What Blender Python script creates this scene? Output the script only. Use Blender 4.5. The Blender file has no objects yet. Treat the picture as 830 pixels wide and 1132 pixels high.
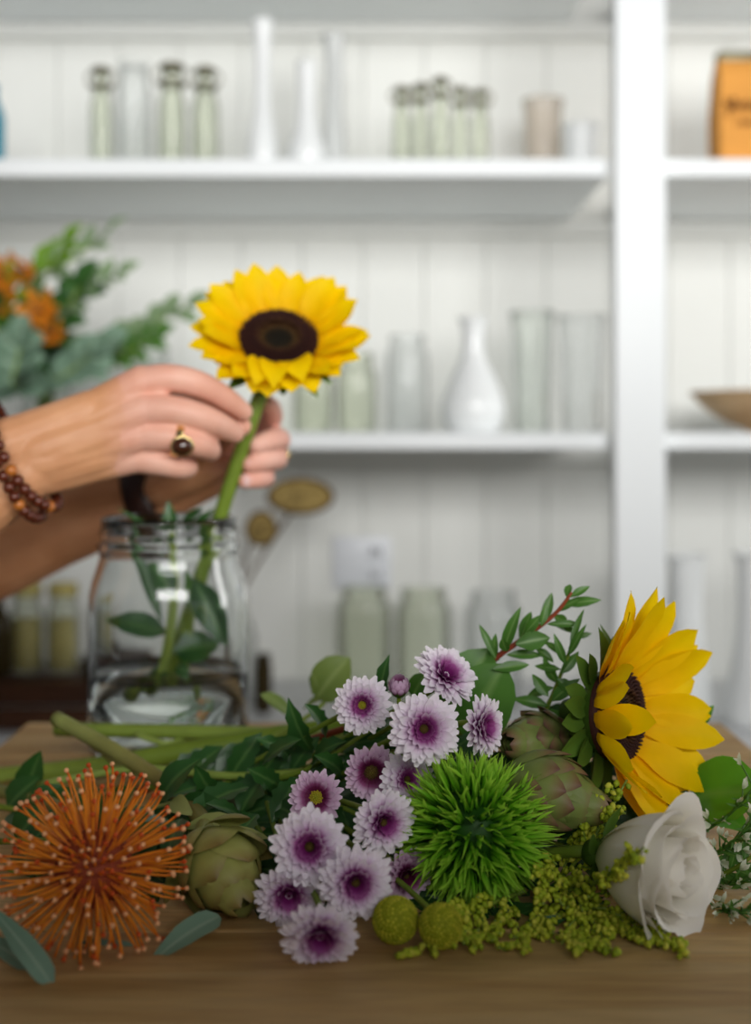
import bpy, bmesh, math, random
from mathutils import Vector as V, Matrix, noise

sc = bpy.context.scene
COL = sc.collection
PI = math.pi
F, CX, HY = 1350.0, 415.0, 480.0        # focal length in pixels, optical axis in the 830x1132 frame
TZ = 0.95                               # table top
CZ = TZ + 0.246                         # camera height


def P(px, py, d):
    """point seen at pixel (px, py) standing d metres into the room"""
    return V(((px - CX) / F * d, d, CZ - (py - HY) / F * d))


def lin(r, g, b):
    f = lambda c: (c / 255 / 12.92) if c / 255 <= .04045 else ((c / 255 + .055) / 1.055) ** 2.4
    return (f(r), f(g), f(b), 1.0)


def lerp(a, b, t): return a + (b - a) * t


def table(tb, u):
    for (a, x), (b, y) in zip(tb, tb[1:]):
        if u <= b:
            k = (u - a) / max(b - a, 1e-9)
            k = k * k * (3 - 2 * k) * .5 + k * .5
            return lerp(x, y, k)
    return tb[-1][1]


def spline(pts, k=6):
    pts = [V(p) for p in pts]
    if len(pts) < 3:
        return [pts[0].lerp(pts[-1], i / k) for i in range(k + 1)]
    q = [pts[0] * 2 - pts[1]] + pts + [pts[-1] * 2 - pts[-2]]
    out = []
    for i in range(1, len(q) - 2):
        a, b, c, d = q[i - 1], q[i], q[i + 1], q[i + 2]
        for j in range(k):
            t = j / k
            out.append(.5 * ((2 * b) + (c - a) * t + (2 * a - 5 * b + 4 * c - d) * t * t + (3 * b - a - 3 * c + d) * t ** 3))
    out.append(pts[-1])
    return out


def frame(c, n, up=(0, 0, 1)):
    z = V(n).normalized(); up = V(up)
    if abs(z.dot(up)) > .98: up = V((0, 1, 0))
    x = up.cross(z).normalized(); y = z.cross(x)
    m = Matrix.Identity(4)
    for i, a in enumerate((x, y, z, V(c))):
        for r in range(3): m[r][i] = a[r]
    return m


MATRIX = {}


def root_matrix(o):
    while o.parent: o = o.parent
    return MATRIX.get(o.name, Matrix.Identity(4))


class MB:
    """collects shapes; build() links them as one mesh object"""
    def __init__(s): s.v, s.f, s.t, s.m, s.mi = [], [], [], [], []

    def add(s, vs, fs, ts=None, ms=None, mi=0):
        b = len(s.v)
        s.v += [V(p) for p in vs]
        s.t += list(ts) if ts else [0.0] * len(vs)
        s.m += list(ms) if ms else [1.0] * len(vs)
        for f in fs:
            s.f.append(tuple(b + i for i in f)); s.mi.append(mi)

    def grid(s, rows, ts=None, ms=None, close=False, mi=0):
        n = len(rows[0]); vs = [p for r in rows for p in r]; fs = []
        for i in range(len(rows) - 1):
            for j in range(n if close else n - 1):
                k = (j + 1) % n
                fs.append((i * n + j, i * n + k, (i + 1) * n + k, (i + 1) * n + j))
        s.add(vs, fs, ts, ms, mi)

    def tube(s, pts, rads, n=8, k=0, ts=None, mi=0, cap=True, flat=1.0, up=None):
        pts = [V(p) for p in pts]
        if not hasattr(rads, '__len__'): rads = [rads] * len(pts)
        if k:
            m0 = len(pts); pts = spline(pts, k); N = len(pts)
            rads = [lerp(rads[min(int(i / (N - 1) * (m0 - 1)), m0 - 1)], rads[min(int(i / (N - 1) * (m0 - 1)) + 1, m0 - 1)],
                         i / (N - 1) * (m0 - 1) % 1) for i in range(N)]
        N = len(pts); rows, tt = [], []
        ref = V(up) if up else V((0.13, .31, .94))
        for i, p in enumerate(pts):
            d = (pts[min(i + 1, N - 1)] - pts[max(i - 1, 0)])
            if d.length < 1e-9: d = V((0, 0, 1))
            d.normalize()
            a = ref - d * ref.dot(d)
            if a.length < 1e-3: a = V((1, 0, 0)) - d * d.x
            a.normalize(); b = d.cross(a); ref = a
            rows.append([p + (a * math.cos(2 * PI * j / n) * flat + b * math.sin(2 * PI * j / n)) * rads[i] for j in range(n)])
            u = ts[i] if ts and len(ts) == N else i / (N - 1)
            tt += [u] * n
        b0 = len(s.v)
        s.grid(rows, tt, close=True, mi=mi)
        if cap:
            s.f.append(tuple(b0 + j for j in reversed(range(n)))); s.mi.append(mi)
            s.f.append(tuple(b0 + (N - 1) * n + j for j in range(n))); s.mi.append(mi)

    def lathe(s, prof, n=32, M=None, mi=0, sx=1.0, sy=1.0, closed=False, ts=None):
        M = M or Matrix.Identity(4); pr = list(prof)
        if closed: pr = pr + [pr[0]]
        rows = [[M @ V((max(r, 1e-6) * math.cos(2 * PI * j / n) * sx, max(r, 1e-6) * math.sin(2 * PI * j / n) * sy, z)) for j in range(n)] for r, z in pr]
        tt = None
        if ts: tt = [q for q in ts for _ in range(n)]
        s.grid(rows, tt, close=True, mi=mi)

    def ball(s, c, r, nu=10, nv=6, M=None, t=0.0, mi=0):
        if not hasattr(r, '__len__'): r = (r, r, r)
        c = V(c); rows = []
        for i in range(nv + 1):
            a = -PI / 2 + PI * i / nv
            rows.append([V((r[0] * max(math.cos(a), 1e-4) * math.cos(2 * PI * j / nu), r[1] * max(math.cos(a), 1e-4) * math.sin(2 * PI * j / nu), r[2] * math.sin(a))) for j in range(nu)])
        rows = [[(M @ p if M else p + c) for p in q] for q in rows]
        s.grid(rows, [t] * (nu * (nv + 1)), close=True, mi=mi)

    def octa(s, c, r, ax=None, t=0.0, st=1.0):
        c = V(c); ax = (V(ax) if ax else V((0, 0, 1))).normalized()
        M = frame(c, ax)
        vs = [M @ V(p) for p in ((0, 0, -r * st * .8), (r, 0, 0), (0, r, 0), (-r, 0, 0), (0, -r, 0), (r * .72, 0, r * st * .72), (0, r * .72, r * st * .72), (-r * .72, 0, r * st * .72), (0, -r * .72, r * st * .72), (0, 0, r * st * 1.15))]
        fs = []
        for i in range(4):
            j = (i + 1) % 4
            fs += [(0, 1 + j, 1 + i), (1 + i, 1 + j, 5 + j, 5 + i), (5 + i, 5 + j, 9)]
        s.add(vs, fs, [t] * 10)

    def box(s, lo, hi, bev=0.0, mi=0, M=None):
        bm = bmesh.new(); bmesh.ops.create_cube(bm, size=1)
        lo, hi = V(lo), V(hi)
        for v in bm.verts: v.co = V([lerp(lo[i], hi[i], v.co[i] + .5) for i in range(3)])
        if bev: bmesh.ops.bevel(bm, geom=bm.edges[:], offset=bev, segments=2, affect='EDGES', profile=.5)
        if M: bmesh.ops.transform(bm, matrix=M, verts=bm.verts)
        bm.verts.index_update()
        s.add([v.co.copy() for v in bm.verts], [tuple(v.index for v in f.verts) for f in bm.faces], mi=mi); bm.free()

    def leaf(s, base, tip, W, shape, face, bend=.08, cup=.15, fold=.1, n=8, m=3, wav=0.0, mi=0, twist=0.0, tip_bend=0.0, t0=0., t1=1.):
        base, tip, face = V(base), V(tip), V(face)
        ax = tip - base; L = ax.length; d = ax / L
        side = d.cross(face)
        if side.length < 1e-4: side = d.cross(V((.3, .5, .8)))
        side.normalize(); up = side.cross(d)
        tb = SHAPES[shape]; rows, ts, ms = [], [], []
        ph = random.random() * 6
        for i in range(n + 1):
            u = i / n
            c = base + ax * u + up * (bend * L * 4 * u * (1 - u) + tip_bend * L * u * u * u)
            w = max(table(tb, u), .004) * W / 2
            a = twist * u; sd = side * math.cos(a) + up * math.sin(a); uu = up * math.cos(a) - side * math.sin(a)
            row = []
            for j in range(-m, m + 1):
                q = j / m
                row.append(c + sd * (w * q) + uu * (cup * w * q * q + fold * w * abs(q) + wav * W * math.sin(u * 11 + ph + q * 2) * abs(q)))
                ts.append(lerp(t0, t1, u)); ms.append(abs(q))
            rows.append(row)
        s.grid(rows, ts, ms, mi=mi)

    def build(s, name, mats, parent=None, world=False, origin=None, smooth=True):
        me = bpy.data.meshes.new(name)
        vs = s.v
        if parent is not None and world:
            Mi = root_matrix(parent).inverted(); vs = [Mi @ p for p in vs]
        if origin is not None: vs = [p - V(origin) for p in vs]
        me.from_pydata([tuple(p) for p in vs], [], s.f)
        for key, arr in (('t', s.t), ('m', s.m)):
            a = me.attributes.new(key, 'FLOAT', 'POINT'); a.data.foreach_set('value', arr)
        if not isinstance(mats, (list, tuple)): mats = [mats]
        for x in mats: me.materials.append(x)
        if len(mats) > 1: me.polygons.foreach_set('material_index', s.mi)
        me.polygons.foreach_set('use_smooth', [smooth] * len(me.polygons))
        if not smooth or s.__dict__.get('sharp'): pass
        me.update()
        o = bpy.data.objects.new(name, me); COL.objects.link(o)
        if parent is not None: o.parent = parent
        if origin is not None: o.location = origin
        return o


SHAPES = {
    'ovate': [(0, .06), (.06, .3), (.25, .85), (.42, 1), (.65, .82), (.85, .42), (1, 0)],
    'lance': [(0, .1), (.15, .55), (.4, 1), (.65, .9), (.85, .5), (1, 0)],
    'round': [(0, .08), (.05, .35), (.2, .82), (.5, 1), (.75, .88), (.92, .52), (1, 0.05)],
    'strap': [(0, .2), (.2, .6), (.5, .95), (.75, 1), (.9, .85), (1, .25)],
    'ray': [(0, .3), (.15, .6), (.4, .95), (.6, 1), (.8, .76), (.93, .40), (1, .02)],
    'mum': [(0, .35), (.3, .6), (.6, .95), (.82, 1), (.94, .75), (1, .3)],
    'spike': [(0, .55), (.3, 1), (.6, .7), (1, 0)],
    'bract': [(0, .75), (.25, 1), (.5, .95), (.75, .62), (.92, .25), (1, 0.02)],
    'tooth': [(0, .08), (.12, .5), (.2, .42), (.34, .9), (.42, .72), (.56, 1), (.64, .66), (.78, .72), (.86, .4), (1, 0)],
    'petal': [(0, .25), (.25, .7), (.55, 1), (.8, .9), (.95, .45), (1, .1)],
}

# ------------------------------------------------------------------ materials


def mat_base(name):
    m = bpy.data.materials.new(name); m.use_nodes = True
    nt = m.node_tree; nt.nodes.clear()
    out = nt.nodes.new('ShaderNodeOutputMaterial')
    return m, nt, out


def principled(nt, rough=.5, spec=.5, **kw):
    b = nt.nodes.new('ShaderNodeBsdfPrincipled')
    b.inputs['Roughness'].default_value = rough
    b.inputs['Specular IOR Level'].default_value = spec
    for k, v in kw.items(): b.inputs[k].default_value = v
    return b


def ramp(nt, stops, src):
    r = nt.nodes.new('ShaderNodeValToRGB'); e = r.color_ramp.elements
    while len(e) < len(stops): e.new(.5)
    for x, (p, c) in zip(e, stops): x.position = p; x.color = c
    nt.links.new(src, r.inputs[0]); return r.outputs[0]


def noise_out(nt, scale, detail=3, rough=.5, stretch=None, obj=True):
    tc = nt.nodes.new('ShaderNodeTexCoord'); n = nt.nodes.new('ShaderNodeTexNoise')
    n.inputs['Scale'].default_value = scale; n.inputs['Detail'].default_value = detail; n.inputs['Roughness'].default_value = rough
    src = tc.outputs['Object']
    if stretch:
        mp = nt.nodes.new('ShaderNodeMapping'); mp.inputs['Scale'].default_value = stretch
        nt.links.new(src, mp.inputs[0]); src = mp.outputs[0]
    nt.links.new(src, n.inputs['Vector']); return n.outputs['Fac']


def mix(nt, a, b, fac, mode='MIX'):
    n = nt.nodes.new('ShaderNodeMix'); n.data_type = 'RGBA'; n.blend_type = mode
    for val, i in ((fac, 0), (a, 6), (b, 7)):
        if hasattr(val, 'is_output'): nt.links.new(val, n.inputs[i])
        else: n.inputs[i].default_value = val
    return n.outputs[2]


def bump(nt, h, bsdf, strength=.3, dist=.002):
    b = nt.nodes.new('ShaderNodeBump'); b.inputs['Strength'].default_value = strength; b.inputs['Distance'].default_value = dist
    nt.links.new(h, b.inputs['Height']); nt.links.new(b.outputs[0], bsdf.inputs['Normal'])


def attr(nt, name):
    a = nt.nodes.new('ShaderNodeAttribute'); a.attribute_name = name; return a.outputs['Fac']


def plain(name, col, rough=.5, spec=.5, var=.12, scale=30, bmp=.1, stretch=None, **kw):
    m, nt, out = mat_base(name); b = principled(nt, rough, spec, **kw)
    n = noise_out(nt, scale, stretch=stretch)
    dark = tuple(c * (1 - var) for c in col[:3]) + (1,); lite = tuple(min(1, c * (1 + var)) for c in col[:3]) + (1,)
    nt.links.new(ramp(nt, [(.3, dark), (.7, lite)], n), b.inputs['Base Color'])
    if bmp: bump(nt, n, b, bmp)
    nt.links.new(b.outputs[0], out.inputs[0]); return m


def plant(name, stops, rough=.5, trans=.25, vein=None, nscale=60, nvar=.25, spec=.3, bmp=.2, stretch=None):
    """leaf / petal tissue: pigment runs along attribute t, some light passes through"""
    m, nt, out = mat_base(name); b = principled(nt, rough, spec)
    c = ramp(nt, stops, attr(nt, 't'))
    n = noise_out(nt, nscale, stretch=stretch)
    v = nt.nodes.new('ShaderNodeMapRange'); v.inputs['To Min'].default_value = 1 - nvar; v.inputs['To Max'].default_value = 1 + nvar
    nt.links.new(n, v.inputs[0])
    c = mix(nt, c, v.outputs[0], 1.0, 'MULTIPLY')
    if vein: c = mix(nt, c, vein, ramp(nt, [(0, (.7,) * 3 + (1,)), (.22, (0, 0, 0, 1))], attr(nt, 'm')))
    nt.links.new(c, b.inputs['Base Color'])
    if bmp: bump(nt, n, b, bmp, .0008)
    if trans:
        tr = nt.nodes.new('ShaderNodeBsdfTranslucent'); nt.links.new(c, tr.inputs[0])
        mx = nt.nodes.new('ShaderNodeMixShader'); mx.inputs[0].default_value = trans
        nt.links.new(b.outputs[0], mx.inputs[1]); nt.links.new(tr.outputs[0], mx.inputs[2]); nt.links.new(mx.outputs[0], out.inputs[0])
    else: nt.links.new(b.outputs[0], out.inputs[0])
    return m


def thin_glass(name, tint, refl=1.0, body=.0, body_col=None):
    """thin-walled glass: clear film with a fresnel sheen and, when tinted, a little body colour"""
    m, nt, out = mat_base(name)
    tr = nt.nodes.new('ShaderNodeBsdfTransparent'); tr.inputs[0].default_value = tint
    gl = nt.nodes.new('ShaderNodeBsdfGlossy'); gl.inputs['Roughness'].default_value = .05
    lw = nt.nodes.new('ShaderNodeLayerWeight'); lw.inputs[0].default_value = .25
    n = noise_out(nt, 14)
    bp = nt.nodes.new('ShaderNodeBump'); bp.inputs['Strength'].default_value = .15; bp.inputs['Distance'].default_value = .004
    nt.links.new(n, bp.inputs['Height']); nt.links.new(bp.outputs[0], gl.inputs['Normal'])
    mul = nt.nodes.new('ShaderNodeMath'); mul.operation = 'MULTIPLY'; mul.inputs[1].default_value = refl
    nt.links.new(lw.outputs['Fresnel'], mul.inputs[0])
    mx = nt.nodes.new('ShaderNodeMixShader'); nt.links.new(mul.outputs[0], mx.inputs[0])
    src = tr.outputs[0]
    if body:
        df = nt.nodes.new('ShaderNodeBsdfDiffuse'); df.inputs[0].default_value = body_col or tint
        m2 = nt.nodes.new('ShaderNodeMixShader'); m2.inputs[0].default_value = body
        nt.links.new(src, m2.inputs[1]); nt.links.new(df.outputs[0], m2.inputs[2]); src = m2.outputs[0]
    nt.links.new(src, mx.inputs[1]); nt.links.new(gl.outputs[0], mx.inputs[2]); nt.links.new(mx.outputs[0], out.inputs[0])
    return m


def clear_glass(name, col, ior=1.45, rough=0.0):
    m, nt, out = mat_base(name)
    b = principled(nt, rough, .5); b.inputs['Base Color'].default_value = col
    b.inputs['Transmission Weight'].default_value = 1; b.inputs['IOR'].default_value = ior
    n = noise_out(nt, 9, 1); bump(nt, n, b, .08, .003)
    nt.links.new(b.outputs[0], out.inputs[0]); return m


def wood(name, a, b_, c, scale=(1.2, 14, 14), rough=.55, knots=False):
    m, nt, out = mat_base(name); b = principled(nt, rough, .3)
    tc = nt.nodes.new('ShaderNodeTexCoord'); mp = nt.nodes.new('ShaderNodeMapping'); mp.inputs['Scale'].default_value = scale
    nt.links.new(tc.outputs['Object'], mp.inputs[0])
    n1 = nt.nodes.new('ShaderNodeTexNoise'); n1.inputs['Scale'].default_value = 3; n1.inputs['Detail'].default_value = 6; n1.inputs['Distortion'].default_value = .6
    nt.links.new(mp.outputs[0], n1.inputs['Vector'])
    n2 = nt.nodes.new('ShaderNodeTexNoise'); n2.inputs['Scale'].default_value = 22; n2.inputs['Detail'].default_value = 3
    nt.links.new(mp.outputs[0], n2.inputs['Vector'])
    col = ramp(nt, [(.3, a), (.5, b_), (.72, c)], n1.outputs['Fac'])
    col = mix(nt, col, ramp(nt, [(.35, (.72, .7, .68, 1)), (.6, (1, 1, 1, 1))], n2.outputs['Fac']), .6, 'MULTIPLY')
    if knots:
        v = nt.nodes.new('ShaderNodeTexVoronoi'); v.inputs['Scale'].default_value = 1.0
        mp2 = nt.nodes.new('ShaderNodeMapping'); mp2.inputs['Scale'].default_value = (6.5, 13, 1); mp2.inputs['Location'].default_value = (.42, .3, 0)
        nt.links.new(tc.outputs['Object'], mp2.inputs[0]); nt.links.new(mp2.outputs[0], v.inputs['Vector'])
        col = mix(nt, lin(96, 60, 42), col, ramp(nt, [(.06, (0, 0, 0, 1)), (.17, (1, 1, 1, 1))], v.outputs['Distance']))
    nt.links.new(col, b.inputs['Base Color']); bump(nt, n2.outputs['Fac'], b, .15, .001)
    nt.links.new(b.outputs[0], out.inputs[0]); return m


M = {}
M['wall'] = plain('white_boards', (.80, .805, .77, 1), .6, .3, .03, 3, .05)
M['paint'] = plain('white_paint', (.85, .88, .89, 1), .45, .4, .02, 4, .04)
M['floor'] = wood('floor_wood', lin(120, 95, 70), lin(140, 112, 82), lin(155, 126, 95))
M['counter'] = plain('grey_counter', (.62, .63, .64, 1), .4, .4, .06, 12, .05)
M['counter_face'] = plain('counter_face', (.16, .155, .12, 1), .6, .3, .1, 12, .05)
M['table'] = wood('table_wood', lin(176, 136, 80), lin(198, 160, 102), lin(212, 180, 126), (1.4, 16, 16), .5, knots=True)
M['crate'] = wood('dark_crate', lin(48, 27, 14), lin(66, 38, 20), lin(84, 50, 28), (2, 14, 14))
M['sun'] = plant('sunflower_ray', [(0, lin(244, 168, 0)), (.25, lin(252, 204, 0)), (.8, lin(254, 216, 0))], .55, .3, None, 90, .08, .12, .35, (1, 1, 1))
M['disc'] = plant('sunflower_disc', [(0, lin(26, 22, 12)), (.3, lin(34, 26, 12)), (.46, lin(82, 56, 22)), (.56, lin(58, 30, 14)), (.66, lin(44, 14, 8)), (1, lin(52, 20, 10))], .75, 0, None, 200, .3)
M['stem'] = plant('green_stem', [(0, lin(128, 152, 52)), (.6, lin(118, 142, 46)), (1, lin(140, 160, 66))], .45, .05, None, 70, .2, .35, .2)
M['stem_pale'] = plant('pale_stem', [(0, lin(152, 172, 84)), (1, lin(136, 158, 64))], .45, .05, None, 50, .2, .4, .2)
M['stem_brown'] = plant('brown_green_stem', [(0, lin(150, 158, 74)), (.4, lin(124, 104, 52)), (1, lin(150, 160, 90))], .5, .0, None, 60, .3)
M['stem_red'] = plant('red_stem', [(0, lin(128, 48, 34)), (1, lin(150, 72, 44))], .5, 0, None, 60, .25)
M['sepal'] = plant('sepal_green', [(0, lin(70, 100, 30)), (1, lin(92, 126, 44))], .5, .15, None, 60, .25)
M['leaf_dark'] = plant('dark_leaf', [(0, lin(44, 84, 36)), (1, lin(52, 98, 42))], .36, .14, lin(96, 134, 70), 40, .3, .5)
M['leaf_mid'] = plant('mid_leaf', [(0, lin(72, 118, 44)), (1, lin(86, 134, 52))], .4, .22, lin(128, 166, 88), 40, .25, .45)
M['leaf_bright'] = plant('bright_leaf', [(0, lin(84, 150, 34)), (1, lin(100, 168, 44))], .4, .25, lin(120, 170, 70), 40, .2, .4)
M['leaf_gum'] = plant('eucalyptus_leaf', [(0, lin(112, 142, 118)), (1, lin(128, 158, 136))], .55, .12, lin(160, 182, 158), 30, .18, .3)
M['leaf_sage'] = plant('sage_leaf', [(0, lin(120, 146, 104)), (1, lin(142, 166, 126))], .55, .2, lin(170, 188, 150), 30, .22, .3)
M['leaf_fresh'] = plant('fresh_leaf', [(0, lin(104, 150, 36)), (1, lin(128, 168, 48))], .45, .25, None, 30, .2)
M['leaf_olive'] = plant('olive_leaf', [(0, lin(110, 132, 64)), (1, lin(128, 148, 76))], .45, .2, lin(150, 166, 100), 30, .2)
M['leaf_pale'] = plant('pale_bract_leaf', [(0, lin(150, 160, 90)), (1, lin(168, 172, 104))], .5, .2, None, 40, .2)
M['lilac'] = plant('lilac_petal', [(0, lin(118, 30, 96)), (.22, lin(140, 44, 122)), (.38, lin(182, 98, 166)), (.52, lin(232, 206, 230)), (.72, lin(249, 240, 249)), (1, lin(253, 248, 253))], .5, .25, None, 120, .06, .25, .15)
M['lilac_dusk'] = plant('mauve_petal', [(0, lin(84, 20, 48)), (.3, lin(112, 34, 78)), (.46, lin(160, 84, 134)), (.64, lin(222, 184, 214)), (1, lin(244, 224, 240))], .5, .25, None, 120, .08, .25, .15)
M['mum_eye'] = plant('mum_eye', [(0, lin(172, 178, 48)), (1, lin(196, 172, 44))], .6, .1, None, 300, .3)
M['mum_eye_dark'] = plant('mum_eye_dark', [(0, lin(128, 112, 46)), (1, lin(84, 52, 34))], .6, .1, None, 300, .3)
M['pin'] = plant('pincushion_pin', [(0, lin(226, 130, 70)), (.3, lin(246, 160, 50)), (.7, lin(242, 142, 42)), (.9, lin(206, 76, 30)), (1, lin(255, 190, 136))], .45, .15, None, 60, .15)
M['pin_core'] = plant('pincushion_core', [(0, lin(140, 62, 34)), (1, lin(120, 40, 26))], .7, 0)
M['spiky'] = plant('green_ball_bract', [(0, lin(40, 92, 14)), (.35, lin(110, 184, 30)), (1, lin(192, 236, 82))], .45, .35, None, 60, .15)
M['billy'] = plant('billy_button', [(0, lin(150, 158, 24)), (1, lin(212, 204, 60))], .7, .1, None, 200, .2)
M['solidago'] = plant('goldenrod_floret', [(0, lin(166, 190, 44)), (.5, lin(206, 218, 60)), (1, lin(236, 234, 92))], .55, .35, None, 200, .2)
M['filler'] = plant('white_filler', [(0, lin(120, 150, 84)), (.5, lin(200, 212, 180)), (1, lin(240, 240, 226))], .55, .2, None, 200, .1)
M['rose'] = plant('white_rose_petal', [(0, lin(206, 206, 150)), (.3, lin(240, 234, 208)), (.65, lin(252, 249, 238)), (1, lin(255, 252, 246))], .5, .3, None, 60, .02, .25, .08)
M['arti'] = plant('artichoke_bract', [(0, lin(126, 148, 74)), (.55, lin(130, 142, 74)), (.85, lin(132, 106, 74)), (1, lin(112, 72, 66))], .5, .08, None, 60, .25, .35, .3, (1, 1, 1))
M['arti_olive'] = plant('olive_artichoke_bract', [(0, lin(150, 156, 80)), (.6, lin(158, 156, 84)), (1, lin(128, 104, 56))], .5, .08, None, 60, .25, .35, .3)
M['orange_petal'] = plant('orange_petal', [(0, lin(222, 130, 30)), (1, lin(236, 160, 52))], .5, .3)
M['skin'] = None
M['glass'] = clear_glass('jar_glass', (.97, .99, .985, 1), 1.45)
M['water'] = clear_glass('water', (.97, .985, .97, 1), 1.33)
M['clear'] = thin_glass('clear_thin_glass', (.965, .975, .965, 1), .6, .03, (.75, .8, .76, 1))
M['clear_green'] = thin_glass('green_thin_glass', (.95, .96, .925, 1), .6, .05, (.74, .78, .66, 1))
M['clear_faint'] = thin_glass('faint_thin_glass', (.975, .98, .98, 1), .5, .03, (.85, .88, .88, 1))
M['amber'] = thin_glass('amber_jar', (.90, .82, .52, 1), .6, .5, (.66, .56, .20, 1))
M['blue_glass'] = thin_glass('blue_glass', (.1, .5, .62, 1), .7, .6, (.02, .36, .50, 1))
M['dark_glass'] = thin_glass('dark_glass', (.2, .16, .05, 1), .8, .7, (.05, .035, .012, 1))
M['ceramic'] = plain('white_ceramic', (.88, .90, .90, 1), .25, .5, .02, 8, .02)
M['ceramic_cream'] = plain('cream_ceramic', (.80, .74, .66, 1), .35, .5, .03, 8, .02)
M['clasp'] = plain('aged_clasp', (.17, .155, .09, 1), .4, .5, .3, 60, .1, Metallic=.5)
M['gold'] = plain('gold', (.85, .66, .30, 1), .22, .5, .05, 60, .02, Metallic=1.0)
M['gem'] = plain('dark_brown_stone', (.055, .018, .008, 1), .08, .6, .2, 80, 0)
M['bead'] = plain('brown_bead', lin(84, 36, 20), .22, .5, .7, 130, .05)
M['bead_amber'] = plain('amber_bead', lin(176, 104, 44), .2, .5, .4, 130, .05)
M['cuff'] = plain('dark_cuff', (.035, .012, .008, 1), .35, .5, .4, 60, .1)
M['nail'] = plain('nail', (.84, .55, .52, 1), .22, .5, .04, 60, 0)
M['bag'] = plain('brown_paper', lin(226, 158, 76), .75, .2, .08, 14, .15)
M['ink'] = plain('brown_ink', lin(112, 66, 30), .7, .2, .1, 30, 0)
M['bowl'] = wood('pale_wood_bowl', lin(186, 152, 112), lin(204, 172, 132), lin(216, 188, 150), (3, 3, 16))
M['pod'] = plain('dried_pod', lin(150, 128, 76), .8, .2, .3, 90, .5)
M['pod_rim'] = plain('dried_pod_rim', lin(84, 60, 36), .8, .2, .3, 90, .5)
M['plate'] = plain('plastic_plate', (.74, .76, .8, 1), .35, .5, .02, 8, 0)
M['slot'] = plain('socket_slot', (.15, .15, .16, 1), .5, .3, .1, 8, 0)
M['cloth'] = plain('grey_cloth', lin(96, 104, 112), .9, .1, .15, 60, .2)
M['denim'] = plain('denim', lin(52, 62, 84), .9, .1, .15, 80, .2)
M['hair'] = plain('brown_hair', lin(72, 46, 30), .5, .3, .3, 60, .4, (1, 1, .1))
M['shoe'] = plain('shoe_leather', lin(60, 44, 34), .5, .4, .1, 30, .05)


def skin_mat():
    m, nt, out = mat_base('skin'); b = principled(nt, .48, .4)
    n = noise_out(nt, 34, 4)
    base = ramp(nt, [(.3, lin(212, 150, 106)), (.7, lin(226, 166, 122))], n)
    pink = ramp(nt, [(.3, lin(232, 168, 148)), (.7, lin(242, 190, 172))], n)
    c = mix(nt, base, pink, attr(nt, 't'))
    nt.links.new(c, b.inputs['Base Color'])
    b.inputs['Subsurface Weight'].default_value = .05; b.inputs['Subsurface Radius'].default_value = (.008, .003, .0015); b.inputs['Subsurface Scale'].default_value = 1.0
    n2 = noise_out(nt, 420, 2); bump(nt, n2, b, .12, .0006)
    nt.links.new(b.outputs[0], out.inputs[0]); return m


M['skin'] = skin_mat()

# ------------------------------------------------------------------ scene helpers


def tag(o, label, cat, group=None, kind=None):
    o['label'] = label; o['category'] = cat
    if group: o['group'] = group
    if kind: o['kind'] = kind
    return o


def thing(name, label, cat, Mx=None, group=None):
    o = bpy.data.objects.new(name, None); COL.objects.link(o)
    Mx = Mx or Matrix.Identity(4)
    o.matrix_basis = Mx; o.empty_display_size = .01
    MATRIX[o.name] = Mx.copy()
    return tag(o, label, cat, group)


def struct(name, mb, mat, label=None, cat=None, smooth=False):
    o = mb.build(name, mat, smooth=smooth); o['kind'] = 'structure'
    if label: o['label'] = label; o['category'] = cat or 'structure'
    return o


T = Matrix.Translation
rnd = random.Random(7)
random.seed(11)

# ------------------------------------------------------------------ the room
WY, SY = 2.0, 1.65                       # back wall, shelf fronts
mb = MB(); mb.box((-3, -3, -.05), (3, 2.1, 0)); struct('floor', mb, M['floor'], 'brown wooden floor of the room', 'floor')
mb = MB()
x = -1.62
while x < 1.8:
    mb.box((x, WY, 0), (x + .0992, WY + .02, 2.6), .0018); x += .1
mb.box((-1.62, WY + .012, 0), (1.8, WY + .05, 2.6))
struct('wall_back', mb, M['wall'], 'white tongue and groove boarded wall behind the shelves', 'wall')

X0, XD, X1 = -1.6, .352, 1.75
levels = [(.67, .6945), (.348, .3728), (-.0208, .0025)]
names = ['uppermost white shelf along the top of the photo', 'white shelf carrying the swing top bottles and bud vases', 'white shelf at the height of the hands, carrying the round white vase']
for i, (a, b) in enumerate(levels):
    for side, (xa, xb) in (('left', (X0, .3155)), ('right', (.389, X1))):
        mb = MB(); mb.box((xa, SY, CZ + a), (xb, WY - .001, CZ + b), .003)
        o = mb.build('shelf_board', M['paint'], smooth=False)
        tag(o, (names[i] if side == 'left' else ['uppermost white shelf to the right of the post', 'white shelf right of the post, under the brown paper bag', 'white shelf right of the post, under the wooden bowl'][i]), 'shelf', 'white shelf boards')
    mb = MB(); mb.box((X0, WY - .02, CZ + a - .026), (X1, WY - .0005, CZ + a - .0005), .002)
    struct('trim_%d' % (i + 1), mb, M['wall'], 'white batten under the back of a shelf', 'trim')
mb = MB(); mb.box((.318, 1.622, CZ - .3995), (.386, 1.649, 2.6), .003)
o = mb.build('shelf_post', M['paint'], smooth=False); tag(o, 'tall white upright post between the two shelf bays', 'post')
mb = MB(); mb.box((X0, 1.60, CZ - .43), (X1, WY - .001, CZ - .40), .004)
o = mb.build('countertop', M['counter'], smooth=False); tag(o, 'pale grey countertop under the lowest shelf', 'countertop')
cab = thing('base_cabinet', 'dark cabinet under the pale grey countertop', 'cabinet', T((0, 1.8, 0)))
mb = MB(); mb.box((X0, -.17, .0), (X1, .199, CZ - .4305), .004); mb.build('body', M['counter_face'], cab, smooth=False)
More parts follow.
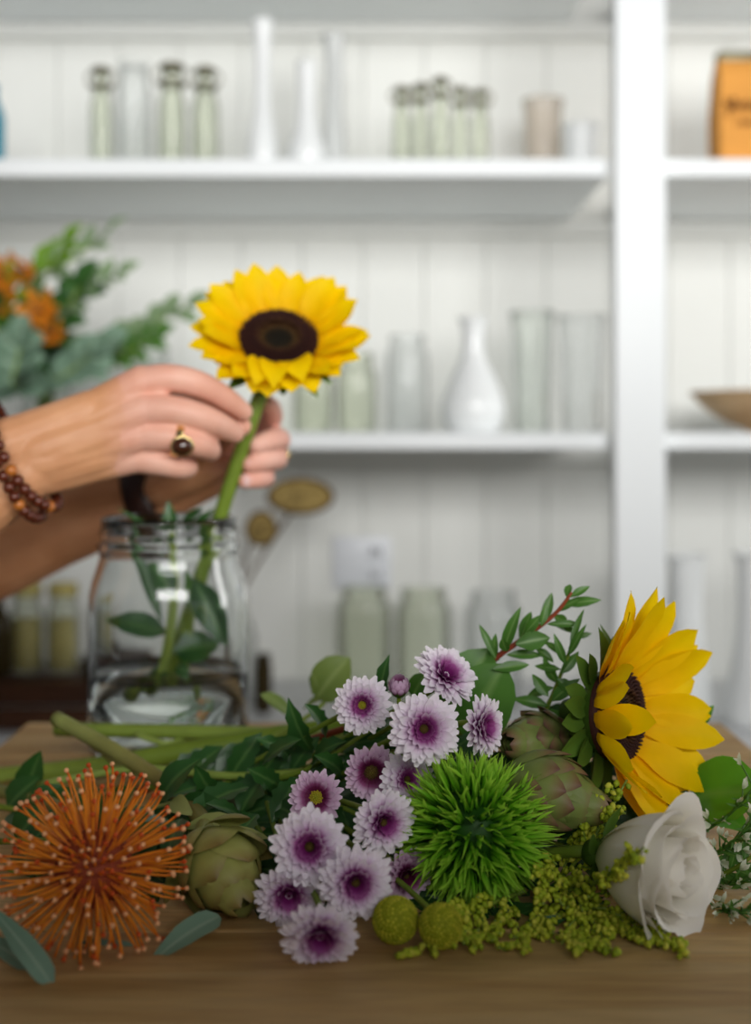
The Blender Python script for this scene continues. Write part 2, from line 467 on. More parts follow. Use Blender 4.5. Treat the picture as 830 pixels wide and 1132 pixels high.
for k in range(6):
    mb = MB(); xa = X0 + k * .55; mb.box((xa + .01, -.188, .08), (xa + .54, -.1705, CZ - .45), .004); d_ = mb.build('door', M['counter_face'], cab, smooth=False)
    mb = MB(); mb.box((xa + .47, -.205, .55), (xa + .485, -.1885, .67), .003); mb.build('handle', M['clasp'], d_)
# unseen half-height wall added behind the camera to shade the front of the table
mb = MB(); mb.box((-2.4, -.34, 0), (2.4, -.22, CZ + .16), .004)
struct('added_shade_wall', mb, M['paint'], 'added unseen half height wall that shades the table front', 'wall')

# outlet on the back wall
ol = thing('wall_outlet', 'pale double outlet plate on the white wall above the clear jars', 'outlet', T(P(400, 622, WY)))
mb = MB(); mb.box((-.048, -.008, -.043), (.048, -.0005, .043), .003); mb.build('cover_plate', M['plate'], ol)
for dz in (.02, -.018):
    mb = MB(); mb.box((.012, -.011, dz - .013), (.036, -.0078, dz + .013), .003); so = mb.build('socket', M['plate'], ol)
    mb = MB()
    for dx in (.018, .028): mb.box((dx, -.0118, dz - .006), (dx + .003, -.0108, dz + .007))
    mb.build('slot', M['slot'], so)

# ------------------------------------------------------------------ shelf goods


def px_lathe(cx, d, prof, n=28):
    """profile given as (radius px, y px) for an object standing d metres away -> (r, z above base)"""
    k = d / F; yb = prof[-1][1]
    return [(r * k, (yb - y) * k) for r, y in reversed(prof)]


def base_at(cx, d, z): return V(((cx - CX) / F * d, d, z))


def shell(prof, th=.0025):
    """closed glass wall from an outer profile (bottom to top)"""
    inner = [(max(r - th, 0), z + (th if i == 0 else 0)) for i, (r, z) in enumerate(prof)]
    return [(0, prof[0][1])] + prof + list(reversed(inner)) + [(0, prof[0][1] + th)]


Z1, Z2, ZC = CZ + .3730, CZ + .0027, CZ - .3998
GL1 = 'clear swing top bottles on the upper shelf'


def bottle(cx, d, z, H, R, neck_r, label, mat, group, clasp=True, shoulder=.6, name='swing_top_bottle', cat='bottle'):
    o = thing(name, label, cat, T(base_at(cx, d, z)), group)
    prof = [(R * .92, 0), (R, .004), (R, H * shoulder), (R * .85, H * (shoulder + .08)), (neck_r * 1.05, H * (shoulder + .2)), (neck_r, H * .9), (neck_r * 1.15, H * .92), (neck_r * 1.15, H * .94)]
    mb = MB(); mb.lathe(shell(prof, .002), 22); mb.build('glass_body', mat, o)
    if clasp:
        mb = MB(); mb.lathe([(0, H * .935), (neck_r * 1.3, H * .935), (neck_r * 1.35, H * .98), (neck_r * .8, H), (0, H)], 16); c = mb.build('stopper', M['clasp'], o)
        mb = MB(); mb.tube([(neck_r * 1.4, 0, H * .97), (neck_r * 2.0, 0, H * .9), (neck_r * 1.5, 0, H * .8)], .0016, 6, 4)
        mb.tube([(-neck_r * 1.4, 0, H * .97), (-neck_r * 2.0, 0, H * .9), (-neck_r * 1.5, 0, H * .8)], .0016, 6, 4)
        mb.lathe([(neck_r * 1.1, H * .80), (neck_r * 1.55, H * .80), (neck_r * 1.55, H * .83), (neck_r * 1.1, H * .83)], 16)
        mb.build('wire_clasp', M['clasp'], o)
    return o


k1 = 1.76 / F
def h1(y): return (CZ - (y - HY) * k1) - Z1     # height of something on the upper shelf whose top shows at pixel row y


bottle(-9, 1.76, Z1, h1(88), .018, .008, 'blue glass bottle at the left end of the upper shelf', M['blue_glass'], None, False, name='blue_bottle')
bottle(112, 1.76, Z1, h1(74), .0165, .0105, 'narrow clear swing top bottle, leftmost of the four on the upper shelf', M['clear_green'], GL1, shoulder=.62)
bottle(148, 1.80, Z1, h1(52), .028, .021, 'wide clear jar without a clasp among the swing top bottles', M['clear_faint'], None, False, shoulder=.7, name='glass_jar', cat='jar')
bottle(190, 1.76, Z1, h1(70), .0205, .0135, 'clear swing top bottle right of the wide clear jar', M['clear_green'], GL1, shoulder=.62)
bottle(227, 1.76, Z1, h1(74), .0205, .0115, 'clear swing top bottle nearest to the tall white bud vase', M['clear_green'], GL1, shoulder=.62)
for cx, top, lab in ((444, 100, 'leftmost of the small stoppered bottles near the middle of the upper shelf'), (465, 88, 'second small stoppered bottle from the left on the upper shelf'),
                     (487, 90, 'middle one of the five small stoppered bottles on the upper shelf'), (509, 92, 'second small stoppered bottle from the right on the upper shelf'), (531, 103, 'rightmost of the small stoppered bottles on the upper shelf')):
    bottle(cx, 1.78 if cx in (465, 509) else 1.74, Z1, h1(top), .0135, .0085, lab, M['clear_green'], 'small stoppered bottles on the upper shelf', shoulder=.6, name='stoppered_bottle')


def vase(cx, d, z, prof, label, mat, name='bud_vase', group=None, cat='vase', th=.003, foot=False):
    k = d / F
    pr = [(r * k, max(0.0, (CZ - (y - HY) * k) - z)) for r, y in reversed(prof)]
    pr[0] = (pr[0][0], 0.0)
    o = thing(name, label, cat, T(base_at(cx, d, z)), group)
    pts = spline([V((r, 0, zz)) for r, zz in pr], 5)
    mb = MB(); mb.lathe(shell([(max(p.x, .001), max(p.z, 0)) for p in pts], th), 32); mb.build('body', mat, o)
    mb = MB(); r0, zt = pr[-1]; mb.lathe([(r0 - th, zt - .003), (r0 + .0012, zt - .003), (r0 + .0016, zt + .001), (r0 - th, zt + .001)], 28, closed=True); mb.build('rim', mat, o)
    return o


vase(290, 1.76, Z1, [(12, 24), (10, 50), (9, 90), (10, 120), (15, 150), (17, 175), (15, 192)], 'tallest slim white bud vase on the upper shelf', M['ceramic'])
vase(339, 1.74, Z1, [(11, 70), (10, 90), (10, 120), (14, 145), (21, 168), (20, 192)], 'shorter white bud vase with a round foot on the upper shelf', M['ceramic'])
vase(369, 1.82, Z1, [(12, 40), (10, 70), (10, 120), (13, 150), (15, 190)], 'slim milky glass bud vase right of the two white ones', thin_glass('milk_glass', (.95, .95, .95, 1), .6, .55, (.86, .88, .87, 1)))
vase(641, 1.78, Z1, [(21, 140), (20, 155), (18, 190)], 'small white cup beside the post on the upper shelf', M['ceramic'], 'votive_cup', cat='cup')
vase(600, 1.86, Z1, [(22, 112), (21, 140), (20, 190)], 'frosted beige tumbler left of the small white cup', thin_glass('frosted_beige', (.95, .92, .88, 1), .4, .30, (.86, .80, .73, 1)), 'glass_tumbler', cat='glass')

# brown paper bag
bag = thing('paper_bag', 'tan paper bag with dark handwriting at the right end of the upper shelf', 'bag', T(base_at(826, 1.76, Z1)))
H = h1(66); w = .048
mb = MB()
rows = []
for z, wx, wy in ((0, w, .03), (.004, w, .031), (H * .5, w * 1.02, .031), (H * .85, w * .96, .024), (H, w * .93, .008)):
    rows.append([V((sx * wx * a, sy * wy * b, z)) for sx, sy, a, b in ((-1, -1, 1, .92), (-1, -1, .96, 1), (0, -1, 1, 1), (1, -1, .96, 1), (1, -1, 1, .92), (1, 1, 1, .92), (0, 1, 1, 1), (-1, 1, 1, .92))])
mb.grid(rows, close=True); mb.f.append(tuple(reversed(range(8)))); mb.mi.append(0); mb.f.append(tuple(32 + i for i in range(8))); mb.mi.append(0)
mb.build('bag_body', M['bag'], bag, smooth=False)
mb = MB(); mb.box((-w * .95, -.012, H - .006), (w * .5, .010, H + .010), .003); mb.build('folded_top', M['clasp'], bag)
mb = MB()


def scribble(x0, z0, n, amp, step, sl=.004):
    pts = []
    r = random.Random(int(n * 17))
    for i in range(n):
        pts.append((x0 + i * step * .5 + (.004 if i % 2 else 0), -.0326, z0 + (amp * r.uniform(.5, 1.3) if i % 2 else -amp * .3)))
    mb.tube(pts, .0014, 5, 4)


scribble(-.036, H * .53, 16, .011, .0094); scribble(-.026, H * .40, 13, .008, .0094)
mb.tube([(-.040, -.0326, H * .60), (-.034, -.0327, H * .53), (-.030, -.0327, H * .62), (-.034, -.0326, H * .50), (-.037, -.0326, H * .46)], .0022, 5, 4)
mb.build('handwriting', M['ink'], bag)

# middle shelf
k2 = 1.78 / F
JG = 'clear jars on the middle shelf'
JARP = lambda r, top, bot=478: [(r * .8, top), (r * .82, top + 8), (r * .8, top + 14), (r, top + 24), (r, bot - 12), (r * .95, bot)]
vase(346, 1.78, Z2, JARP(23, 398), 'greenish clear jar just right of the held sunflower, nearer to the flower', M['clear_green'], 'glass_jar', JG, 'jar')
vase(394, 1.78, Z2, JARP(23, 392), 'greenish clear jar on the middle shelf, between two other clear jars', M['clear_green'], 'glass_jar', JG, 'jar')
vase(450, 1.84, Z2, JARP(24, 372), 'faint clear jar left of the round white vase', M['clear_faint'], 'glass_jar', JG, 'jar')
vase(523, 1.76, Z2, [(16, 352), (13, 362), (12, 380), (15, 398), (25, 418), (34, 442), (35, 458), (30, 474), (27, 479)], 'round bellied white vase on the middle shelf', M['ceramic'], 'white_vase')
vase(588, 1.78, Z2, [(25, 346), (23, 380), (21, 430), (20, 478)], 'tall clear glass vase right of the round white vase', M['clear'], 'glass_vase', 'clear vases on the middle shelf')
vase(643, 1.78, Z2, [(27, 350), (25, 380), (23, 430), (22, 478)], 'tall clear glass vase nearest to the post', M['clear_faint'], 'glass_vase', 'clear vases on the middle shelf')
vase(168, 1.86, Z2, JARP(22, 385), 'clear jar half hidden under the blurred bouquet', M['clear'], 'glass_jar', JG, 'jar')

bw = thing('wooden_bowl', 'pale wooden bowl with a pointed rim on the right shelf', 'bowl', T(base_at(850, 1.76, Z2)))
mb = MB(); pr = [(0, 0), (.030, 0), (.034, .004), (.060, .014), (.090, .034), (.111, .056), (.113, .059), (.108, .058), (.088, .039), (.058, .019), (0, .010)]
mb.lathe(pr, 40); mb.build('bowl_body', M['bowl'], bw)
mb = MB(); mb.lathe([(.0275, 0), (.033, 0), (.034, .005), (.027, .005)], 32, closed=True); mb.build('foot_ring', M['bowl'], bw)

# counter goods
for cx, top, lab in ((402, 650, 'left one of the three clear jars below the outlet'), (468, 652, 'middle clear jar of the three below the outlet'), (545, 655, 'right one of the three clear jars on the counter')):
    vase(cx, 1.80, ZC, JARP(31, top, 780), lab, M['clear_green'] if cx < 500 else M['clear_faint'], 'mason_jar', 'clear jars on the counter', 'jar')
vase(758, 1.76, ZC, [(23, 614), (20, 622), (18, 650), (18, 690), (22, 730), (28, 765), (30, 785), (27, 787)], 'white milk glass vase on the counter close to the post', M['ceramic'], 'milk_glass_vase', 'white vases on the counter')
vase(833, 1.70, ZC, [(22, 612), (19, 622), (18, 650), (19, 700), (26, 750), (34, 785), (33, 798)], 'white milk glass vase at the right edge of the photo', M['ceramic'], 'milk_glass_vase', 'white vases on the counter')

cr = thing('wooden_crate', 'dark brown wooden crate on the counter behind the jar', 'crate', T(base_at(50, 1.72, ZC)))
CH = .066
for sy in (-1, 1):
    for k in range(2):
        mb = MB(); mb.box((-.13, sy * .075 - .005, .002 + k * .033), (.13, sy * .075 + .005, .031 + k * .033), .0015); mb.build('side_board', M['crate'], cr, smooth=False)
for sx in (-1, 1):
    mb = MB(); mb.box((sx * .124 - .005, -.0695, 0), (sx * .124 + .005, .0695, CH), .0015); mb.build('end_board', M['crate'], cr, smooth=False)
mb = MB(); mb.box((-.1185, -.0695, CH - .012), (.1185, .0695, CH), .001); mb.build('lid_board', M['crate'], cr, smooth=False)
ZK = ZC + CH + .0005


def zrow(z, d): return HY + (CZ - z) / d * F


def amber_jar(cx, top, r, lab):
    d = 1.72; bot = zrow(ZK, d)
    o = vase(cx, d, ZK, JARP(r, top, bot), lab, M['clear_green'], 'honey_jar', 'amber filled jars on the crate', 'jar')
    k = d / F; mb = MB(); hh = (bot - top) * k * .66
    mb.lathe([(0, .004), ((r - 2.6) * k, .004), ((r - 2.6) * k, hh), (0, hh)], 22); mb.build('contents', M['amber'], o)
    mb = MB(); hz = (bot - top) * k; mb.lathe([(0, hz + .012), (r * .84 * k, hz + .012), (r * .86 * k, hz - .006), (r * .8 * k, hz - .006)][::-1], 22); mb.build('lid', M['clasp'] if cx > 200 else M['amber'], o)


amber_jar(30, 654, 19, 'amber filled jar on the crate, next to the dark bottle')
amber_jar(70, 654, 19, 'amber filled jar on the crate, nearer to the glass jar with water')
bottle(-2, 1.70, ZK, .115, .018, .008, 'dark glass bottle standing on the crate at the left edge', M['dark_glass'], None, False, name='dark_bottle')
bottle(98, 1.66, ZK, .036, .0095, .007, 'tiny dark bottle on the right end of the crate', M['dark_glass'], None, False, name='dark_bottle', shoulder=.7)
bottle(291, 1.76, ZC, .088, .0125, .010, 'small dark bottle seen just right of the water jar', M['dark_glass'], None, False, name='dark_bottle', shoulder=.75)
# dried pods in a clear bottle behind the jar
bottle(262, 1.80, ZC, .17, .03, .016, 'clear bottle behind the water jar holding dried pods', M['clear_faint'], None, False, name='pod_bottle')
for (cx, cy, rx, rz, n, lab) in ((332, 549, .050, .028, (.15, -1, .35), 'larger dried tan pod, an oval disc right of the far hand'), (288, 584, .024, .027, (.35, -1, -.15), 'smaller dried pod with a dark rim just above the jar')):
    c = P(cx, cy, 1.78); o = thing('dried_pod', lab, 'dried flower', frame(c, n), 'dried pods')
    mb = MB()
    mb.lathe([(0, .004), (.5, .006), (.85, .004), (.96, -.002), (.8, -.010), (.35, -.022), (.08, -.03), (0, -.031)], 28, Matrix.Diagonal((rx, rz, 1, 1))); mb.build('pod_head', M['pod'], o)
    mb = MB(); mb.lathe([(.86, .005), (.97, .006), (1.0, 0), (.95, -.004), (.86, -.001)], 28, Matrix.Diagonal((rx, rz, 1, 1)), closed=True)
    for i in range(9):
        a = i * 2.4; q = .22 * math.sqrt(i); mb.ball((rx * q * math.cos(a), rz * q * math.sin(a), .006), .0028, 6, 4)
    mb.build('pod_rim', M['pod_rim'], o)
    mb = MB(); b0 = base_at(262, 1.80, ZC + .05); mb.tube([c - V(n).normalized() * -.0 + V((0, .03, -.004)), c + V((-.02, .035, -.03)), b0 + V((0, .0, .10)), b0], .0028, 7, 5); mb.build('stem', M['pod_rim'], o, world=True)

# ------------------------------------------------------------------ table
tb = thing('wooden_table', 'pale wooden work table carrying the flowers and the jar', 'table', T((0, .70, 0)))
mb = MB()
yy = -.32
for wdt in (.110, .115, .105, .113, .110, .110):
    mb.box((-.297, yy + .0004, TZ - .032), (.2945, yy + wdt - .0004, TZ), .0015); yy += wdt
mb.build('tabletop', M['table'], tb, smooth=False)
mb = MB(); mb.box((-.26, -.28, TZ - .10), (.26, -.26, TZ - .0325), .002); mb.box((-.26, .29, TZ - .10), (.26, .31, TZ - .0325), .002); mb.build('apron', M['table'], tb, smooth=False)
for sx in (-1, 1):
    for yl in (-.27, .29):
        mb = MB(); mb.box((sx * .25 - .022, yl - .022, 0), (sx * .25 + .022, yl + .022, TZ - .0325), .003); mb.build('leg', M['table'], tb, smooth=False)

# ------------------------------------------------------------------ flower builders
GA = PI * (3 - math.sqrt(5))


def sunflower(c, n, R, discR, label, stem_pts, stem_r, cup=.45, roll=0., up=(0, 0, 1), seed=1, special=None, rings=((18, 1.0, 0.), (17, .93, .16))):
    r = random.Random(seed)
    Mx = frame(c, n, up); o = thing('sunflower', label, 'flower', Mx, 'sunflowers')
    mb = MB()
    for i in range(520):
        q = math.sqrt((i + .5) / 520); a = i * GA; rr = discR * q
        z = .004 * (1 - q * q) * (1 if q < .5 else 1) + (.0035 if q > .52 else 0)
        mb.octa((rr * math.cos(a), rr * math.sin(a), z), discR * (.045 if q > .5 else .034), (math.cos(a) * .35 * q, math.sin(a) * .35 * q, 1), q, 2.0 if q > .5 else 1.3)
    mb.lathe([(0, .003), (discR * .5, .002), (discR, 0), (discR * 1.02, -.004)], 28, ts=[0, .5, 1, 1]); mb.build('disc', M['disc'], o)
    for ri, (cnt, ls, dc) in enumerate(rings):
        for i in range(cnt):
            a = roll + 2 * PI * (i + .5 * ri) / cnt + r.uniform(-.07, .07)
            rad = V((math.cos(a), math.sin(a), 0)); cu = cup + dc + r.uniform(-.10, .10); L = (R - discR * .9) / max(math.cos(cup), .5) * ls * r.uniform(.9, 1.08); w = r.uniform(.0195, .0235) * R / .066
            tb_ = r.uniform(-.10, .06); bd = r.uniform(-.05, .02)
            if special:
                s_ = special(a % (2 * PI), ri)
                if s_ == 0: continue
                if s_: cu, L, tb_, bd = cu + s_[0], L * s_[1], s_[2], s_[3]; w *= s_[4] if len(s_) > 4 else 1
            d = rad * math.cos(cu) + V((0, 0, math.sin(cu))); f = V((0, 0, math.cos(cu))) - rad * math.sin(cu)
            b = rad * discR * .93 + V((0, 0, -.0015 - .002 * (1 - ri)))
            mb = MB(); mb.leaf(b, b + d * L, w, 'ray', f, bd, .12, .10, 9, 3, .03, tip_bend=tb_, twist=r.uniform(-.25, .25)); mb.build('petal', M['sun'], o)
    mb = MB()
    for i in range(22):
        a = 2 * PI * i / 22 + r.uniform(-.1, .1); rad = V((math.cos(a), math.sin(a), 0)); cu = r.uniform(-.25, .25)
        b = rad * discR * .8 + V((0, 0, -.008)); d = rad * math.cos(cu) + V((0, 0, math.sin(cu)))
        mb.leaf(b, b + d * R * r.uniform(.34, .5), .013 * R / .066, 'ovate', V((0, 0, 1)), r.uniform(-.1, .1), .2, .1, 6, 2)
    mb.build('sepals', M['sepal'], o)
    mb = MB(); mb.lathe([(discR * 1.0, -.003), (discR * .95, -.010), (discR * .55, -.018), (stem_r * 1.3, -.026), (stem_r, -.034), (0, -.034)], 20); mb.build('receptacle', M['sepal'], o)
    zz = V(n).normalized()
    mb = MB(); mb.tube([V(c) - zz * .024] + list(stem_pts), stem_r, 12, 8); mb.build('stem', M['stem'], o, world=True)
    return o


def mum(px, py, d, diam, n, label, seed, mat='lilac', eye=.15, eye_mat='mum_eye', spread=1.0, to=(270, 850, .80), stem=True):
    r = random.Random(seed); c = P(px, py, d); R = diam / 2 * d / F
    Mx = frame(c, n); o = thing('chrysanthemum', label, 'flower', Mx, 'white and purple chrysanthemums')
    mb = MB()
    rings = [(21, 1.0, .02), (21, .97, .18), (19, .86, .40), (15, .66, .70), (11, .46, .98)]
    if eye > .22: rings = rings[:3]
    for k, (cnt, ls, el) in enumerate(rings):
        for i in range(cnt):
            a = 2 * PI * (i + .5 * (k % 2)) / cnt + r.uniform(-.08, .08); rad = V((math.cos(a), math.sin(a), 0)); e = el * spread + r.uniform(-.1, .1)
            b = rad * R * (.12 if eye < .2 else eye * .8) + V((0, 0, R * .03 * k)); L = R * ls * r.uniform(.9, 1.06) - R * .1
            d_ = rad * math.cos(e) + V((0, 0, math.sin(e))); f = V((0, 0, math.cos(e))) - rad * math.sin(e)
            mb.leaf(b, b + d_ * L, R * .27 * (.85 if k > 2 else 1), 'mum', f, .05, .5, .1, 5, 1, tip_bend=.14, t0=.06, t1=ls * (1. if k < 3 else .9))
    mb.build('petals', M[mat], o)
    mb = MB()
    for i in range(40):
        q = math.sqrt((i + .5) / 40); a = i * GA
        mb.octa((R * eye * q * math.cos(a), R * eye * q * math.sin(a), R * (.16 if eye < .2 else .10) + R * .05 * (1 - q * q)), R * eye * .17, None, q, 1.3)
    mb.lathe([(0, R * .12), (R * eye, R * .08), (R * eye, -R * .05)], 14); mb.build('disc', M[eye_mat], o)
    mb = MB(); mb.lathe([(R * .42, -.0005), (R * .34, -R * .14), (R * .1, -R * .26), (0, -R * .26)], 14); mb.build('calyx', M['sepal'], o)
    if stem:
        zz = V(n).normalized(); e = P(*to); mb = MB()
        p1 = c - zz * (R * .24); p2 = c - zz * (R * .9); p2.z = max(p2.z, TZ + .006)
        mid = p2.lerp(e, .5); mid.z = max(mid.z, TZ + .006)
        mb.tube([p1, p2, mid, e], .0017, 7, 6); mb.build('stem', M['stem'], o, world=True)
    return o


def leafy(name, label, cat, stem_pts, leaves, leaf_mat, stem_mat, r0, r1, shape='ovate', group=None, face=(0, -.75, .65), seed=1, bend=.06, cup=.1, fold=.15):
    """stem plus leaves, each leaf its own part. leaves: (base point, tip point, width[, face])"""
    random.seed(seed)
    pts = [V(p) for p in stem_pts]
    o = thing(name, label, cat, T(pts[0]), group)
    N = len(spline(pts, 6)) if len(pts) > 2 else 7
    mb = MB(); sp = spline(pts, 6); mb.tube(sp, [lerp(r0, r1, i / (len(sp) - 1)) for i in range(len(sp))], 8); mb.build('stem', M[stem_mat], o, world=True)
    for lf in leaves:
        f = lf[3] if len(lf) > 3 and lf[3] else face
        f = (V(f) + V((random.uniform(-.25, .25), random.uniform(-.2, .2), random.uniform(-.25, .25)))).normalized()
        mb = MB(); mb.leaf(lf[0], lf[1], lf[2], lf[4] if len(lf) > 4 else shape, f, random.uniform(.3, 1.4) * bend, cup, fold, 9, 3, .015, tip_bend=random.uniform(-.1, .05))
        mb.build('leaf', M[leaf_mat], o, world=True)
    return o


def auto_leaves(pts, n, L, W, r, start=.2, ang=.9, pair=True, face=V((0, -.8, .6))):
    sp = spline(pts, 10); out = []
    for i in range(n):
        u = start + (1 - start) * (i + .5) / n; k = min(int(u * (len(sp) - 1)), len(sp) - 2); p = sp[k]; t = (sp[k + 1] - sp[k]).normalized()
        side = t.cross(face).normalized()
        s = 1 if i % 2 else -1
        g = r.uniform(-.5, .5)
        d = (t * math.cos(ang) + (side * s * math.cos(g) + face * math.sin(g)) * math.sin(ang)).normalized()
        l = L * r.uniform(.75, 1.15) * (1 - .35 * u); out.append((p, p + d * l, W * r.uniform(.8, 1.15) * (1 - .25 * u)))
    p, q = sp[-1], (sp[-1] - sp[-2]).normalized(); out.append((p, p + q * L * .7, W * .7))
    return out


# ------------------------------------------------------------------ jar, water and what stands in it
JD = .96; JX = (187 - CX) / F * JD
jar = thing('mason_jar', 'large clear glass jar with water at the end of the table', 'jar', T((JX, JD, TZ)))
op = [(.056, 0), (.0605, .003), (.0626, .010), (.0626, .112), (.0618, .122), (.0592, .133), (.0556, .143), (.0536, .150), (.0536, .156), (.0556, .1575), (.0556, .1605), (.0532, .162), (.0528, .1665), (.0538, .168), (.0538, .170), (.0526, .1715), (.0524, .177), (.0532, .1795), (.0520, .1815)]
ip = [(.0494, .181), (.0490, .165), (.0498, .152), (.0515, .143), (.0555, .132), (.0583, .121), (.0590, .112), (.0590, .012), (.0570, .0075), (.050, .006)]
mb = MB(); mb.lathe([(0, .001)] + op + ip + [(0, .0065)], 72); mb.build('glass_body', M['glass'], jar)
mb = MB(); mb.lathe([(0, .0062), (.050, .0057), (.0572, .0073), (.0592, .012), (.0592, .0605), (.0585, .059), (0, .059)], 72)
o = mb.build('water', M['water'], origin=None); o.location = (JX, JD, TZ); tag(o, 'shallow water in the bottom of the glass jar', 'water')

# sunflower being placed in the jar
SF1 = P(308, 377, .925); N1 = V((.10, -.75, .67))


def low_petals(a, ri):
    # petals at the bottom of the head hang forward and curl
    da = abs((a - 1.5 * PI + PI) % (2 * PI) - PI)
    if da < .55: return (.02 if ri else -.3, .80 if ri else .66, -.18 if ri else -.1, .24 if ri else .10, 1.1)
    if da < 1.0: return (-.1, .85, -.05, 0)
    return None


sunflower(SF1, N1, .0665, .0295, 'sunflower held upright between the two hands', [P(291, 428, .945), P(272, 482, .945), P(243, 572, .952), P(205, 690, .962), P(168, 800, .968)], .0058, .42, .1, seed=4, special=low_petals, rings=((21, 1.0, 0.), (20, .95, .16)))

JL = [((214, 640), (250, 715), 34), ((195, 590), (228, 562), 20), ((185, 700), (117, 685), 34), ((180, 690), (140, 580), 14), ((192, 660), (165, 618), 28), ((196, 735), (207, 752), 16), ((190, 720), (243, 712), 38), ((190, 600), (186, 553), 18), ((186, 745), (158, 752), 18), ((205, 600), (239, 562), 14), ((190, 612), (132, 560), 10)]


def jl(lst, d): return [(P(*a, d + rnd.uniform(-.012, .012)), P(*b, d + rnd.uniform(-.02, .02)), w / F * d) for a, b, w in lst]


leafy('leafy_sprig', 'dark leafy green sprig standing in the water jar', 'foliage', [P(150, 806, .965), P(180, 740, .955), P(192, 660, .945), P(190, 600, .945), P(186, 570, .945)], jl(JL, .945), 'leaf_dark', 'stem_pale', .0055, .0018, seed=3)
leafy('leafy_sprig', 'thin pale stemmed sprig at the right inside the water jar', 'foliage', [P(214, 806, .97), P(206, 750, .96), P(213, 680, .95), P(224, 600, .95)], jl([((213, 680), (205, 630), 16), ((222, 610), (242, 570), 14), ((208, 740), (190, 700), 12)], .955), 'leaf_mid', 'stem_pale', .0022, .0015, seed=5)

# ------------------------------------------------------------------ the pile of flowers
# pincushion protea
PC = P(101, 957, .592)
pt = thing('pincushion_protea', 'orange pincushion flower with many curved pins at the left front', 'flower', frame(PC, (.02, -.86, .50)))
r = random.Random(5)
mb = MB(); mb.ball((0, 0, -.006), (.019, .019, .017), 18, 10); mb.build('core', M['pin_core'], pt)
mb = MB()
NP_ = 255
for i in range(NP_):
    cz = 1 - (i + .5) / NP_ * 1.22; th = math.acos(max(-1, min(1, cz))); a = i * GA + r.uniform(-.12, .12)
    rad = V((math.cos(a), math.sin(a), 0)); d = rad * math.sin(th) + V((0, 0, math.cos(th)))
    k = min(1, th / 1.35)
    L = lerp(.009, .0288, k ** .9) * r.uniform(.92, 1.08)
    if th > .35 and r.random() < .16: L *= .7
    b = V((0, 0, -.006)) + V((d.x * .019, d.y * .019, d.z * .017))
    lift = V((0, 0, 1)) * lerp(-.1, .35, k) - rad * lerp(.5, 0.05, min(1, k * 1.6))
    side = V((-math.sin(a), math.cos(a), 0)) * r.uniform(-.12, .12)
    pts = [b, b + d * L * .45, b + (d + lift * .10 + side * .5) * L * .8, b + (d + lift * .32 + side) * L]
    mb.tube(pts, [.0008, .00075, .00062, .0006], 5, 2, cap=False)
    mb.t[-35:] = [x * .93 for x in mb.t[-35:]]
    mb.ball(pts[-1], .00135 if th > .5 else .00115, 6, 4, t=1.0 if r.random() < .7 else .88)
mb.build('pins', M['pin'], pt)
mb = MB(); mb.tube([PC + V((0, .012, -.006)), P(90, 925, .66), P(50, 885, .76), P(-30, 870, .86)], .0042, 10, 6); mb.build('stem', M['stem_brown'], pt, world=True)

# artichokes


def artichoke(c, n, R, L, label, stem_pts, mat='arti', open_=0.0, seed=1, rows_=8, stem_r=.005, stem_mat='stem', per=7):
    r = random.Random(seed)
    o = thing('artichoke', label, 'artichoke', frame(c, n), 'artichokes among the flowers')
    def rad(z): return R * math.sin(PI * min(1, max(0, (z * .86 + .12)))) ** .7
    mb = MB(); pr = [(0, -L * .5)] + [(rad(z) * .8, -L * .5 + L * z * .9) for z in (.02, .15, .3, .5, .7, .85)] + [(0, L * .42)]
    mb.lathe(pr, 20, ts=[.2] * len(pr)); mb.build('heart', M[mat], o)
    for k in range(rows_):
        z = k / (rows_ - 1); cnt = per if k < rows_ - 2 else 5
        for i in range(cnt):
            a = 2 * PI * (i + .5 * (k % 2)) / cnt + r.uniform(-.08, .08); rd = V((math.cos(a), math.sin(a), 0))
            zb = -L * .48 + L * .72 * z; rb = rad(.05 + z * .8) * .86
            b = rd * rb + V((0, 0, zb)); l = L * lerp(.46, .36, z); zt = zb + l; rt = rad(min(.97, .05 + z * .8 + .36)) * lerp(1.02, .72, z) + open_ * R * (1 - z) * r.uniform(.3, 1.2)
            tip = rd * rt + V((0, 0, zt)); w = 2 * PI * max(rb, R * .3) / cnt * 1.35
            mb = MB(); mb.leaf(b, tip, w, 'bract', rd, .14, -.42, 0, 7, 3, tip_bend=.06); mb.build('bract', M[mat], o)
    mb = MB(); mb.tube([V(c) - V(n).normalized() * L * .48] + list(stem_pts), stem_r, 10, 6); mb.build('stem', M[stem_mat], o, world=True)
    return o


artichoke(P(246, 962, .625), (.50, -.75, -.42), .0215, .048, 'olive green artichoke between the orange pincushion and the chrysanthemums', [P(222, 905, .70), P(185, 868, .77), P(120, 826, .80), P(62, 794, .83)], 'arti_olive', .45, 3, 5, .0052, 'stem_brown', 5)
artichoke(P(612, 878, .665), (.90, -.40, -.20), .0215, .053, 'green and purple artichoke in front of the tilted sunflower', [P(520, 850, .72), P(420, 822, .80), P(300, 812, .86), P(62, 806, .90)], 'arti', .14, 8, 7, .0052, 'stem_pale')
artichoke(P(592, 822, .715), (-.62, -.55, .15), .019, .046, 'green artichoke tucked behind the purple tipped one', [P(620, 840, .74), P(560, 856, .78), P(400, 852, .84)], 'arti', .1, 12, 7)

# tilted sunflower
SF2 = P(682, 790, .705)


def side_petals(a, ri):
    # petals on the near rim fold inwards across the disc
    da = abs(a - PI)
    if da < 1.05: return 0 if ri and da > .25 else (.50, .80, -.02, -.04, .78)
    return None


